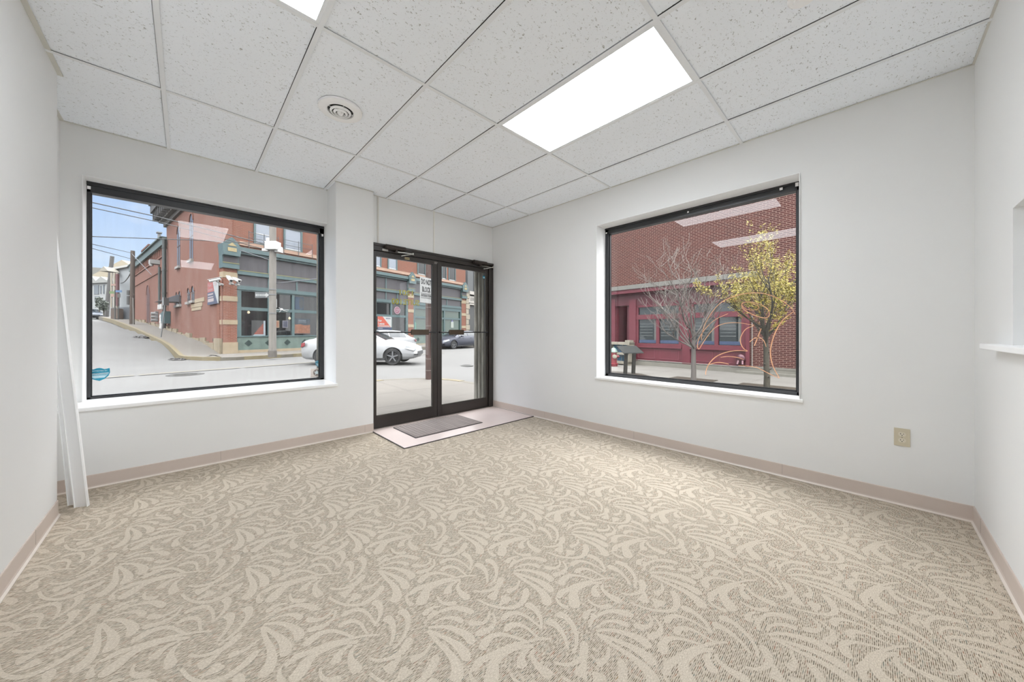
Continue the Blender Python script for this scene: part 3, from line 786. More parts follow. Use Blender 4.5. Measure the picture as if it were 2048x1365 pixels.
# ------------------------------------------------------------------ things in the room
r = empty('doormat', (2.2075, 3.585, 0.006), label='grey ribbed doormat lying on the pink entry tile', cat='doormat')
m = MB(); m.box(-0.452, 0.452, -0.27, 0.27, 0.0, 0.006); m.build('rubber_backing', plain('mat_rubber', (66, 64, 66), var=0.05), r)
m = MB()
mm = plain('mat_pile', (156, 146, 142), rough=1.0, var=0.12, scale=3, stretch=(6, 0.6, 1), bump=0.4, bscale=220)
for i in range(40):
    x0 = -0.445 + i * 0.0222; m.box(x0, x0 + 0.019, -0.264, 0.264, 0.006, 0.0105 + 0.001 * (i % 2))
m.build('pile', mm, r)
# wall outlet
r = empty('wall_outlet', (3.37, -0.137, 0.4436), label='beige duplex power outlet on the right wall', cat='outlet')
beige = plain('ivory_plastic', (206, 196, 172), rough=0.35, var=0.02)
m = MB(); m.box(-0.006, 0, -0.035, 0.035, -0.0575, 0.0575); m.build('cover_plate', beige, r, bevel=0.002)
for zc in (0.0195, -0.0195):
    m = MB(); pts = [(-0.006, 0.0165 * math.cos(a) * 1.0, zc + max(-0.0125, min(0.0125, 0.0165 * math.sin(a)))) for a in [2 * PI * i / 28 for i in range(28)]]
    m.prism(pts, (-0.0022, 0, 0)); s_ = m.build('socket', plain('socket_ivory', (218, 210, 192), rough=0.3, var=0.02), r)
    m = MB(); m.box(-0.0088, -0.008, 0.0052, 0.0078, zc - 0.001, zc + 0.007); m.box(-0.0088, -0.008, -0.0076, -0.0054, zc, zc + 0.007); m.cyl((-0.0088, 0, zc - 0.0065), (-0.008, 0, zc - 0.0065), 0.0026, n=10); m.build('slots', plain('slot_black', (30, 26, 22)), s_)
m = MB(); m.cyl((-0.0075, 0, 0), (-0.006, 0, 0), 0.003, n=12); m.build('screw', plain('screw_grey', (150, 146, 132), metal=0.5), r)
# counter ledge of the pass-through opening
r = empty('counter_ledge', (0, 0, 0), label='white ledge under the pass-through opening at the far right', cat='ledge')
m = MB(); m.box(1.15, 2.84, -0.42, -0.368, 1.045, 1.070); m.box(1.25, 2.577, -0.62, -0.42, 1.0455, 1.070); m.build('ledge_board', white_mat, r, bevel=0.003)
# two white trim boards leaning in the corner
def lean(name, foot, top, wvec, tvec, label):
    r = empty(name, foot, label=label, cat='trim board', group='trim boards leaning in the left corner')
    f = Vector((0, 0, 0)); t = Vector(top) - Vector(foot)
    w_ = Vector(wvec); th = Vector(tvec)
    m = MB(); m.prism([f - w_, f + w_, f + w_ + th, f - w_ + th], t); m.build('board', white_mat, r)
    m = MB(); m.prism([f + w_ * 0.93, f + w_ * 1.04, f + w_ * 1.04 - th * 1.2, f + w_ * 0.93 - th * 1.2], t); m.prism([f - w_ * 0.97, f - w_ * 0.87, f - w_ * 0.87 - th * 0.7, f - w_ * 0.97 - th * 0.7], t); m.build('raised_edge', plain('glossy_white', (246, 246, 246), rough=0.2, var=0.005), r)
lean('trim_board', (-0.485, 3.512, 0.0), (-0.652, 3.62, 2.02), (0.030, -0.012, 0), (0.004, 0.010, 0), 'white trim board leaning in the left corner, the front one of two')
lean('trim_board', (-0.528, 3.585, 0.0), (-0.662, 3.68, 1.98), (0.024, -0.008, 0), (0.003, 0.009, 0), 'white trim board leaning in the left corner, mostly behind the other')
# window stickers
teal_st = plain('sticker_teal', (28, 140, 168), rough=0.4, var=0.03); st_lt = plain('sticker_pale', (178, 214, 226), rough=0.4, var=0.03); st_w = plain('sticker_white', (226, 236, 238), rough=0.4)
def shield(c, u, label, s=1.0, word=True):
    r = empty('security_sticker', c, label=label, cat='sticker')
    u = Vector(u); v = Vector((0, 0, 1)); n = u.cross(v)
    def P(a, b, d=0.0): return u * (a * s) + v * (b * s) + n * d
    out = [(-.058, .036), (-.03, .040), (-.015, .047), (0, .05), (.015, .047), (.03, .038), (.058, .046), (.06, .01), (.052, -.018), (.03, -.043), (.003, -.058), (-.03, -.044), (-.052, -.018), (-.059, .01)]
    m = MB(); m.prism([P(a, b, 0.0006) for a, b in out], n * 0.0006); m.build('shield', teal_st, r)
    m = MB(); m.prism([P(a, b, 0.0013) for a, b in [(-.053, .005), (.054, .011), (.05, -.008), (-.05, -.008)]], n * 0.0003); m.prism([P(a, b, 0.0013) for a, b in [(-.047, -.012), (.046, -.012), (.03, -.032), (-.03, -.036)]], n * 0.0003)
    m.build('pale_band', st_lt, r)
    if word:
        m = MB(); m.text('PROTECTED BY', P(0, .026, 0), u, v, 0.009, 0.0016, width=0.09); m.build('heading', st_w, r); m = MB(); m.text('SECURITY', P(0, -.022, 0), u, v, 0.011, 0.002, width=0.06); m.build('wording', st_w, r)
        m = MB(); m.text('GUARDIAN', P(0, 0.002, 0), u, v, 0.013, 0.002, width=0.095); m.build('name_lettering', plain('sticker_grey', (96, 108, 116)), r)
def on_y(px, py, Y):
    rr_ = (px - CX) / FPX
    x = Y * (RT.y * -1 + rr_ * FW.y) / (RT.x - rr_ * FW.x)
    d = x * FW.x + Y * FW.y
    return Vector((x, Y, CAM_H + (CY - py) / FPX * d))
def on_x(px, py, X):
    rr_ = (px - CX) / FPX
    y = X * (RT.x - rr_ * FW.x) / (-RT.y + rr_ * FW.y)
    d = X * FW.x + y * FW.y
    return Vector((X, y, CAM_H + (CY - py) / FPX * d))
p = on_y(198, 748.5, 4.344); shield(p, (1, 0, 0), 'teal shield sticker low in the left corner of the left window', 0.98)
p = on_y(639.5, 727, 4.344); shield(p, (1, 0, 0), 'pale blue shield sticker by the right edge of the left window', 0.78)
p = on_y(968, 555, 3.986); shield((3.222, 3.986, p.z), (1, 0, 0), 'blue shield sticker high on the right door pane', 0.42, word=False)
p = on_y(633.5, 745.5, 4.344)
r = empty('star_sticker', p, label='cream square sticker with a white star in a grey disc', cat='sticker')
m = MB(); m.box(-0.062, 0.056, -0.0012, -0.0002, -0.05, 0.045); m.build('backing', plain('cream_paper', (226, 214, 204), var=0.03), r)
m = MB(); m.cyl((0, -0.0012, 0), (0, -0.0020, 0), 0.037, n=32); m.build('disc', plain('disc_grey', (140, 128, 120), var=0.1), r)
m = MB(); m.fan([(math.sin(i * PI / 5) * (0.031 if i % 2 == 0 else 0.013), -0.0026, math.cos(i * PI / 5) * (0.031 if i % 2 == 0 else 0.013)) for i in range(10)]); m.build('star', st_w, r)
# gilded suite number on the outside of the left door pane (reads from the street)
r = empty('door_lettering', (0, 0, 0), label='yellow suite number lettering on the left door pane, seen from behind', cat='lettering')
gold = plain('lettering_yellow', (178, 168, 52), rough=0.5, var=0.08)
m = MB(); a_, b_ = on_y(799, 582, 3.995), on_y(826, 590, 3.995); m.text('1201', (a_ + b_) / 2, (-1, 0, 0), (0, 0, 1), 0.066, 0.001, width=abs(b_.x - a_.x), bold=.03); m.build('street_number', gold, r)
m = MB(); a_, b_ = on_y(783, 603, 3.995), on_y(840, 606, 3.995); w9 = abs(b_.x - a_.x); c9 = (a_ + b_) / 2; m.text('SUITE', c9 - Vector((-.19 * w9, 0, 0)), (-1, 0, 0), (0, 0, 1), 0.072, 0.001, width=w9 * .58, bold=.03); m.build('suite_word', gold, r); m = MB(); m.text('100', c9 + Vector((-.33 * w9, 0, 0)), (-1, 0, 0), (0, 0, 1), 0.072, 0.001, width=w9 * .33, bold=.03); m.build('suite_number', gold, r)
# orange swirls drawn on the right window
r = empty('window_drawing', (0, 0, 0), label='orange chalk-marker swirls drawn on the right-hand window', cat='drawing')
ch = plain('orange_chalk', (226, 172, 134), rough=0.8, var=0.16, scale=20)
SW = [([(1525,425),(1400,402),(1280,403),(1190,430),(1120,490),(1050,590),(1015,645),(1000,615),(1015,550),(1070,460),(1160,375),(1285,315)],7),
 ([(1035,560),(1060,440),(1130,310),(1230,205),(1380,142),(1520,122),(1650,135),(1780,190),(1870,260),(1912,322)],7),([(1890,300),(1800,370),(1740,460),(1700,560),(1680,660),(1690,760),(1720,840),(1762,912)],10),
 ([(1765,918),(1700,890),(1640,860),(1560,820),(1480,805),(1380,800)],7),
 ([(1585,228),(1500,208),(1430,212),(1412,240),(1440,282),(1530,330),(1620,355),(1668,335),(1655,275),(1590,228)],8),([(1412,235),(1450,272),(1520,282),(1570,265),(1555,238),(1500,222)],6),
 ([(1520,430),(1450,460),(1405,530),(1403,590),(1430,640),(1468,663)],8),([(1465,665),(1380,660),(1280,672),(1180,712),(1110,780),(1080,850),(1078,885)],9),
 ([(1592,455),(1560,540),(1530,615)],10),([(1485,580),(1530,545),(1580,540),(1620,570),(1640,625)],8),([(1215,722),(1290,714),(1380,725),(1432,745)],7),([(1110,790),(1170,772),(1230,772),(1292,786)],8)]
for pts, wd in SW:
    q = [on_x(1180 + x / 4.655, 560 + y / 4.655, 3.577) for x, y in catmull(pts, 5)]
    n = len(q); L = []; R_ = []
    for i, p in enumerate(q):
        d = (q[min(i + 1, n - 1)] - q[max(i - 1, 0)]).normalized(); s_ = Vector((0, -d.z, d.y)); h = wd / 4.655 / FPX * p.dot(FW) * 0.5 * (1 - 0.35 * abs(2 * i / (n - 1) - 1))
        L.append(p + s_ * h); R_.append(p - s_ * h)
    m = MB()
    for a, b in zip(L, R_): m.v += [tuple(a), tuple(b)]
    for i in range(n - 1): m.f.append((2 * i, 2 * i + 1, 2 * i + 3, 2 * i + 2)); m.m.append(0)
    m.build('stroke', ch, r)

ALB = 0.45
out_white = plain('outdoor_white', (226, 226, 224), rough=0.5, var=0.04)
# ------------------------------------------------------------------ fluted stone columns outside our front
ALB = 0.29
stone = plain('column_stone', (206, 200, 186), rough=0.9, var=0.45, scale=9, bump=0.4, stretch=(1, 1, 0.4))
r = empty('stone_jamb', (3.37, 4.08, -0.2), label='reeded grey stone jamb just outside the right door leaf', cat='jamb')
m = MB(); m.box(0.045, 0.25, 0.005, 0.40, 0, 2.35); m.build('backing', stone, r)
for i in range(4):
    m = MB(); m.cyl((0.05, 0.055 + i * 0.092, 0), (0.05, 0.055 + i * 0.092, 2.34), 0.040, n=20); m.build('reed', stone, r, smooth=True)
for (x, y, rad, lab) in [(1.325, 4.66, 0.165, 'fluted grey stone column outside, between left window and door')]:
    r = empty('stone_column', (x, y, -0.02), label=lab, cat='column')
    m = MB(); n = 96; vs = []
    for z in (0.12, 3.6):
        for i in range(n):
            a = 2 * PI * i / n; q = rad * (1 - 0.34 * (1 - abs(math.sin(a * 7))) ** 1.5)
            vs.append((q * math.cos(a), q * math.sin(a), z))
    m.add(vs, [(i, (i + 1) % n, n + (i + 1) % n, n + i) for i in range(n)]); m.build('shaft', stone, r)
    m = MB(); m.box(-rad * 1.1, rad * 1.1, -rad * 1.1, rad * 1.1, 0, 0.06); m.lathe((0, 0, 0.06), [(rad * 1.1, 0), (rad * 1.12, 0.03), (rad, 0.07)], 32); m.build('plinth', stone, r)

# ------------------------------------------------------------------ the corner shop building
class FB(MB):
    "builder in a front's own coordinates: s along it, z up, off out towards the street"
    def __init__(s, face): super().__init__(); s.fc = face
    def fb(s, s0, s1, z0, z1, o0, o1, mi=0):
        k = -s.fc.side
        y0, y1 = sorted((o0 * k, o1 * k))
        return s.box(min(s0, s1), max(s0, s1), y0, y1, min(z0, z1), max(z0, z1), mi)
    def pr(s, pts, o0, o1, mi=0):
        k = -s.fc.side
        return s.prism([(a, o0 * k, b) for a, b in pts], (0, (o1 - o0) * k, 0), mi)
    def px(s, x0, y0, x1, y1, o0, o1, mi=0, at=None):
        a = s.fc.sz(x0, y0, o1); b = s.fc.sz(x1, y1, o1)
        return s.fb(a[0], b[0], a[1], b[1], o0, o1, mi)
    def put(s, name, mat, parent, **k):
        o = s.build(name, mat, parent, **k)
        if parent.type == 'EMPTY':
            o.location = s.fc.o - parent.location; o.rotation_euler = (0, 0, s.fc.rot())
        return o
brick_front = brick('orange_brick', (176, 96, 74), (150, 78, 62), (188, 158, 138), 0.21, 0.068, 0.011, 0.12, (150, 120, 106))
brick_side = brick('painted_brick', (184, 132, 116), (168, 116, 100), (150, 104, 90), 0.21, 0.068, 0.009, 0.25, (186, 148, 134))
sand = plain('sandstone', (206, 186, 154), rough=0.9, var=0.1, scale=4, bump=0.2)
peach = plain('peach_stone', (222, 184, 160), rough=0.9, var=0.08, scale=3)
teal = plain('teal_paint', (92, 122, 124), rough=0.5, var=0.1, scale=4)
teal_d = plain('teal_shadow_trim', (62, 88, 90), rough=0.5, var=0.1)
signd = plain('weathered_sign_panel', (88, 84, 90), rough=0.6, var=0.22, scale=3, stretch=(5, 1, 0.5))
gold_l = plain('gilt_line', (160, 158, 100), var=0.1)
marb_g = plain('green_marble', (128, 150, 140), rough=0.4, var=0.22, scale=3)
marb_d = plain('dark_green_marble', (44, 70, 66), rough=0.35, var=0.1)
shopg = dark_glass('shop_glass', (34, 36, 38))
skyg = dark_glass('upper_glass', (176, 186, 200), 0.1)  # pale pane colour stands in for the reflected sky
greeng = dark_glass('green_glass', (92, 116, 104), 0.08)
CB = empty('corner_building', FRONT.o, label='red brick corner building with teal shop front across the street', cat='building')
def F(): return FB(FRONT)
def S(): return FB(SIDE)
# upper brick and body
m = F(); m.fb(0, 20.4, 6.0, 11.5, -0.4, 0.0); m.fb(0.0, 20.4, -0.3, 6.0, -0.8, -0.45); m.put('front_brickwork', brick_front, CB)
def pier(s0, s1):
    m = F(); m.fb(s0, s1, -0.3, 6.0, -0.4, 0.06); b = m.put('brick_pier', brick_front, CB)
    m = F(); m.fb(s0 - 0.02, s1 + 0.02, -0.3, 0.57, -0.42, 0.12); m.build('pier_base', sand, b)
    for z0, z1 in ((1.55, 1.8), (2.83, 3.1), (4.1, 4.42)):
        m = F(); m.fb(s0 - 0.015, s1 + 0.015, z0, z1, -0.41, 0.085); m.build('stone_band', sand, b)
    c = (s0 + s1) / 2; w_ = (s1 - s0) / 2 + 0.06
    m = F(); m.pr([(c - w_ - .06, 5.9), (c - w_, 5.92), (c - w_ * .55, 6.12), (c, 6.3), (c + w_ * .55, 6.1), (c + w_, 5.85), (c + w_ + .06, 5.8), (c + w_, 5.3), (c - w_, 5.3)], -0.35, 0.32)
    m.fb(c - w_, c + w_, 4.62, 4.9, -0.35, 0.2); m.fb(c - w_, c + w_, 4.9, 5.3, -0.35, 0.1)
    h = m.build('pier_head', teal, b)
    m = F(); m.fb(c - w_ + .05, c + w_ - .05, 4.94, 5.26, 0.1, 0.12); m.build('head_panel', signd, b)
    m = F(); m.pr([(c - .2, 5.82), (c, 6.02), (c + .2, 5.82)], 0.32, 0.335); m.fb(c - .2, c + .2, 5.52, 5.72, 0.32, 0.335); m.build('gilt_ornament', plain('ochre_relief', (206, 186, 134), var=0.1), b)
    m = F(); m.fb(c - w_, c + w_, 4.88, 4.92, 0.1, 0.22); m.build('gilt_line', gold_l, b)
    return b
for a, b in ((0.0, 0.62), (12.7, 13.3), (19.7, 20.4)): pier(a, b)
# quoin stones of the last pier
m = F()
for i in range(9): m.fb(20.4, 20.4 + (0.42 if i % 2 else 0.6), 0.3 + i * 0.55, 0.3 + i * 0.55 + 0.5, -0.3, 0.1)
m.put('quoin_stones', plain('rough_quoin', (196, 184, 162), var=0.14, scale=6, bump=0.5), CB)
# bays
def bay(s0, s1, mull, head, glassmat, name='shop_window'):
    m = F(); m.fb(s0, s1, 0.10, 0.86, -0.3, 0.02); bk = m.put('marble_bulkhead', marb_g, CB)
    s_ = s0 + 0.55
    while s_ < s1 - 0.3:
        m = F(); m.pr([(s_ - .19, .5), (s_, .69), (s_ + .19, .5), (s_, .31)], 0.0, 0.03); m.build('diamond_inlay', marb_d, bk); s_ += 1.02
    m = F(); m.fb(s0, s1, -0.3, 0.12, -0.3, 0.06); m.build('stone_kerb', sand, bk)
    m = F(); m.fb(s0, s1, 0.86, 0.93, -0.3, 0.07)
    m.fb(s0, s1, head, 3.75, -0.25, 0.04); m.fb(s0, s1, 3.52, 3.6, 0.0, 0.1)
    m.fb(s0, s1, 4.36, 4.6, -0.25, 0.1); m.fb(s0, s1, 5.5, 5.62, -0.2, 0.14); m.fb(s0, s1, 5.62, 5.86, -0.2, 0.26)
    m.fb(s0, s0 + 0.2, 0.93, head, -0.2, 0.05); m.fb(s1 - 0.2, s1, 0.93, head, -0.2, 0.05)
    for q in mull: m.fb(q - 0.075, q + 0.075, 0.93, head, -0.15, 0.03)
    m.fb(s0, s1, 2.36, 2.54, -0.15, 0.02)
    n_ = max(3, int((s1 - s0) / 1.6))
    for i in range(n_ + 1):
        q = s0 + (s1 - s0) * i / n_
        m.fb(q - 0.05, q + 0.05, 3.75, 4.36, -0.2, 0.02); 
        if i % 2 == 1: m.fb(q - 0.05, q + 0.05, 4.6, 5.5, -0.2, 0.02)
    fr = m.put('shop_front_frame', teal, CB)
    m = F(); m.fb(s0, s1, 4.56, 4.60, 0.09, 0.115); m.build('gilt_line', gold_l, fr)
    m = F(); m.fb(s0, s1, 3.75, 4.36, -0.25, -0.02); m.fb(s0, s1, 4.6, 5.5, -0.25, -0.02); m.put('sign_panel', signd, CB)
    edges = [s0 + 0.2] + list(mull) + [s1 - 0.2]
    for a, b in zip(edges, edges[1:]):
        m = F(); m.fb(a + 0.02, b - 0.02, 2.54, head, -0.1, -0.07); m.fb(a + 0.02, b - 0.02, 0.93, 2.36, -0.1, -0.07); m.put(name, glassmat, CB)
bay(0.62, 5.35, [2.22, 3.55], 3.45, shopg)
bay(5.35, 9.4, [7.2], 3.45, shopg)
bay(9.4, 12.7, [11.0], 3.45, shopg)
bay(13.3, 19.7, [15.4, 17.2], 3.2, greeng)
m = F(); m.fb(0.7, 20.3, 5.98, 6.2, -0.3, 0.2); m.put('sill_course', peach, CB)
m = F(); m.fb(0.62, 20.3, 5.86, 5.98, -0.3, 0.12); m.put('brick_course', brick_front, CB)
# upper windows of the shop front
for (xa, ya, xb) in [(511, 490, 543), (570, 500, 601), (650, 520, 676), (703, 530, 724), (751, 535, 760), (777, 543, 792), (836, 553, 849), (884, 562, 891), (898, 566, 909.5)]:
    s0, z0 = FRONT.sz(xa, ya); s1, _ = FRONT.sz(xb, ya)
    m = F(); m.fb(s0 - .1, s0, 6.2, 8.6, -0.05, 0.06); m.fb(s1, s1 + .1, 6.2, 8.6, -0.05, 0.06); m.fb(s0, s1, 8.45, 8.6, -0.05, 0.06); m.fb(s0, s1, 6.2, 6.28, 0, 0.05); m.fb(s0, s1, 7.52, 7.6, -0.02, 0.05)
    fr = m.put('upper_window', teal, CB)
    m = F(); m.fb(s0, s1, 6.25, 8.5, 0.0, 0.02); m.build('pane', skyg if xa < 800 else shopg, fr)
    m = F(); m.fb(s0, s1, 6.28 + (0.55 if xa < 560 else 0.0), 6.33 + (0.55 if xa < 560 else 0.0), 0.02, 0.03); m.build('blind_rail', out_white, fr)
# iron railings on the sill
for (s0, s1) in ((1.1, 2.6), (2.9, 4.6)):
    m = F()
    for z in (6.45, 6.75): m.fb(s0, s1, z, z + 0.025, 0.30, 0.325)
    for q in (s0, (s0 + s1) / 2, s1): m.fb(q - .012, q + .012, 5.9, 6.85, 0.25, 0.275)
    m.put('sill_railing', plain('railing_iron', (88, 92, 98), rough=0.5), CB)
# side wall up the hill
m = S(); m.fb(0, 15.6, -0.5, 11.0, -0.4, 0.0); m.fb(-0.0, 0.1, -0.4, 4.0, -0.4, 0.03); m.put('side_brickwork', brick_side, CB)
m = S(); m.fb(15.6, 36, 1.0, 8.2, -0.5, 0.0); m.put('rear_wing_brickwork', brick_side, CB)
m = S(); m.fb(15.4, 36.2, 8.2, 8.75, -0.4, 0.28); m.fb(15.4, 36.2, 8.75, 8.85, -0.4, 0.42); m.put('rear_wing_cornice', plain('cornice_teal', (110, 132, 130), rough=0.6, var=0.12), CB)
m = S(); m.fb(15.6, 36, 7.45, 7.6, 0, 0.08); m.fb(15.6, 36, 6.3, 6.42, 0, 0.06)
for i in range(25): m.fb(15.8 + i * .8, 16.1 + i * .8, 7.6, 8.2, 0, 0.12)
m.put('rear_wing_brick_frieze', brick_side, CB)
m = S(); m.pr([(-0.3, 9.7), (15.9, 9.7), (15.9, 10.0), (-0.3, 10.0)], -0.4, 0.15); m.pr([(-0.3, 10.0), (16.1, 10.0), (16.1, 10.7), (-0.3, 10.7)], -0.4, 0.4); m.put('main_cornice_base', plain('cornice_grey', (118, 112, 106), rough=0.7, var=0.2, scale=6), CB)
m = S(); m.fb(-0.5, 16.3, 10.7, 11.3, -0.4, 0.85)
for i in range(22): m.fb(0.2 + i * .74, 0.45 + i * .74, 10.05, 10.7, 0.38, 0.75)
m.put('main_cornice', plain('cornice_dark', (84, 82, 80), rough=0.7, var=0.2, scale=8), CB)
m = S(); m.fb(-0.55, 16.35, 11.3, 11.42, -0.4, 0.95); m.put('cornice_gutter', plain('gutter_grey', (150, 150, 146), var=0.08), CB)
# tall round-headed windows, small windows
def arch_win(x0, x1, yt, yb, mat_, wmin=None):
    a, zt = SIDE.sz(x0, yt); b, zb = SIDE.sz(x1, yb)
    a, b = min(a, b), max(a, b); c = (a + b) / 2; h = (b - a) / 2
    pts = [(a, zb), (b, zb)] + [(c + h * math.cos(t * PI / 8), zt - h + h * math.sin(t * PI / 8)) for t in range(9)]
    m = S(); m.pr(pts, -0.02, 0.015); w_ = m.put('arched_window', mat_, CB)
    m = S(); m.fb(a - .1, b + .1, zb - 0.16, zb, 0, 0.14); m.build('sill', plain('pale_sill', (200, 196, 190)), w_)
    rim = [(c + (h + .14) * math.cos(t * PI / 8), zt - h + (h + .14) * math.sin(t * PI / 8)) for t in range(9)] + [(c + h * math.cos(t * PI / 8), zt - h + h * math.sin(t * PI / 8)) for t in range(8, -1, -1)]
    m = S()
    for i in range(8): m.pr([rim[i], rim[i + 1], rim[16 - i], rim[17 - i]], 0, 0.05)
    m.build('brick_arch', brick_side, w_)
    m = S(); m.fb(c - .03, c + .03, zb, zt - h, 0.015, 0.03); m.fb(a, b, (zb + zt) / 2 - .03, (zb + zt) / 2 + .03, 0.015, 0.03); m.build('sash_bars', plain('sash_brown', (110, 84, 76)), w_)
wdark = dark_glass('old_window', (92, 72, 70), 0.2)
arch_win(354.5, 360.5, 455, 532, wdark); arch_win(379.5, 386.5, 431, 518, wdark)
arch_win(352.5, 356, 585, 611, dark_glass('small_window', (56, 56, 58), 0.2)); arch_win(358, 362.5, 583, 609, MATS['small_window'])
arch_win(375.5, 380, 577, 604, MATS['small_window']); arch_win(383.5, 389, 573, 601, MATS['small_window'])
arch_win(293.5, 299.5, 572, 647, plain('red_door', (112, 62, 54), var=0.1))
m = S()
for (x0, y0, x1, y1) in [(389, 599, 408, 602.5), (382, 609, 404, 612.5), (383, 617, 402, 619.5)]: m.px(x0, y0, x1, y1, 0, 0.03)
m.put('stone_block', sand, CB)
m = S(); m.px(425, 677, 429, 683, 0.0, 0.02); m.put('wall_vent', plain('vent_hole', (40, 30, 28)), CB)
m = S(); rr = random.Random(5); s_ = 0.0
while s_ < 36:
    L_ = rr.uniform(0.6, 1.6); zb = hill(s_)
    m.fb(s_, s_ + L_ - .03, zb - 0.5, hill(s_ + L_ * .5) + rr.uniform(0.06, 0.30) + (0.5 if s_ < 0.7 else 0.0), -0.1, rr.uniform(0.06, 0.16)); s_ += L_
m.put('foundation_stones', plain('foundation_stone', (184, 168, 140), rough=0.95, var=0.2, scale=4, bump=0.4), CB)
# awning over the side door
a, z1 = SIDE.sz(354, 590); b, z0 = SIDE.sz(354, 606)
r_ = MB()
k = -SIDE.side
m = S(); m.add([(a - .8, 0, z1), (a + .8, 0, z1), (a + .8, 1.1 * k, z0), (a - .8, 1.1 * k, z0), (a - .8, 0, z0 + 0.02), (a + .8, 0, z0 + .02)], [(0, 1, 2, 3), (0, 3, 4), (1, 5, 2), (4, 3, 2, 5)]); m.put('door_awning', plain('awning_grey', (128, 128, 136), rough=0.6, var=0.06), CB)
# downspouts, meters, conduits
sp_m = plain('downspout_green', (74, 84, 82), rough=0.5, var=0.1)
def pipe(px, yt, yb, rad, mat_, name, off=0.14):
    s_, zt = SIDE.sz(px, yt); _, zb = SIDE.sz(px, yb)
    m = S(); m.cyl((s_, off * k, zb), (s_, off * k, zt), rad, n=12)
    for q in (0.15, 0.5, 0.85): m.cyl((s_, off * k, zb + (zt - zb) * q - .04), (s_, off * k, zb + (zt - zb) * q + .04), rad * 1.25, n=12)
    return m.put(name, mat_, CB, smooth=True)
pipe(335.5, 478, 606, 0.13, sp_m, 'downspout', 0.2); pipe(323.5, 535, 618, 0.085, sp_m, 'downspout'); pipe(336, 606, 657, 0.1, plain('pipe_dark', (60, 58, 56)), 'downspout', 0.2)
pipe(330, 630, 660, 0.10, out_white, 'plastic_pipe', 0.22)
tealbox = plain('meter_teal', (72, 108, 112), rough=0.5, var=0.15)
for (x0, y0, x1, y1, d_) in [(323, 624, 329, 647, 0.35), (319, 627, 323.5, 643, 0.25)]:
    m = S(); m.px(x0, y0, x1, y1, 0.02, d_); m.put('electric_box', tealbox, CB)
for yy in (628, 634.5, 641):
    s_, z_ = SIDE.sz(316.5, yy); m = S(); m.cyl((s_, 0.02 * k, z_), (s_, 0.45 * k, z_), 0.13, n=14); m.box(s_ - .18, s_ + .18, *sorted((0.02 * k, 0.2 * k)), z_ + 0.14, z_ + 0.2); m.put('meter', plain('meter_grey', (190, 192, 192), rough=0.4, var=0.05), CB)
m = S(); m.px(315, 610, 317, 619, 0.02, 0.3); m.px(319, 609, 321.5, 618, 0.02, 0.3); m.put('meter_cover', out_white, CB)
s_, z_ = SIDE.sz(318, 528); m = S(); m.box(s_ - .5, s_ + .3, *sorted((0.0, 0.6 * k)), z_ - .1, z_ + .25); m.cyl((s_ - .3, .5 * k, z_ - .3), (s_ - .3, .5 * k, z_), .12); m.put('wall_lamp', plain('lamp_grey', (206, 206, 204)), CB)
# chimneys
for (x0, x1, yt, yb) in [(312, 323, 485, 510), (287, 301, 502, 530)]:
    s0, zt = SIDE.sz(x0, yt, -1.0); s1, _ = SIDE.sz(x1, yt, -1.0)
    m = S(); m.fb(s0, s1, 8.2, zt, -2.4, -0.9); m.fb(s0 - .1 * (1 if s0 < s1 else -1), s1 + .1 * (1 if s0 < s1 else -1), zt - .2, zt, -2.5, -0.8); m.put('chimney', brick('chimney_brick', (150, 100, 92), (134, 86, 80), (160, 130, 120)), CB)
s_, zt = SIDE.sz(313, 464, -1.0); m = S(); m.cyl((s_, -1.2 * k, 8.3), (s_, -1.2 * k, zt), 0.13); m.box(s_ - .3, s_ + .3, *sorted((-1.0 * k, -1.4 * k)), zt - .12, zt); m.put('flue_pipe', plain('flue_metal', (170, 172, 174), metal=0.4), CB)
# shop interior: warm lamp, posters are things of their own
for (px, py) in [(498, 625), (586, 627), (580, 637)]:
    s_, z_ = FRONT.sz(px, py); m = F(); m.lathe((s_, 0.06, z_), [(0, -.09), (.06, -.05), (.07, 0), (.04, .07), (0, .09)], 14); m.put('globe_lamp', emit('lamp_glow', (255, 232, 190), 1.2), CB, smooth=True)
# ------------------------------------------------------------------ next building along the street
r = empty('stone_building', FRONT.P(21.0, 0, 0), label='white framed building with a dark entrance beyond the shop front', cat='building')
m = FB(FRONT); m.fb(21.0, 30, -0.3, 10, -1.0, -0.5); m.put('dark_entrance', dark_glass('dark_entrance', (52, 54, 52), 0.3), r)
m = FB(FRONT); m.fb(20.95, 30, 4.05, 4.2, -0.6, 0.1); m.fb(20.95, 30, 4.28, 5.0, -0.6, 0.0); m.fb(20.95, 30, 5.15, 5.5, -0.6, 0.15); m.fb(22.2, 22.32, 5.5, 9.5, -0.6, 0.0); m.put('white_fascia', plain('fascia_white', (226, 220, 210), var=0.04), r)
m = FB(FRONT); 
m.fb(21.0, 22.2, 5.5, 10, -0.5, -0.2); m.put('upper_glass', dark_glass('grey_glass', (88, 92, 94), 0.15), r)
o = MB(); o.text('ERIAL', (22.0, -0.01, 4.65), (1, 0, 0), (0, 0, 1), 0.34, 0.01, width=1.5)
q = o.build('fascia_lettering', plain('letter_grey', (120, 118, 112)), r); q.location = FRONT.o - r.location; q.rotation_euler = (0, 0, FRONT.rot())

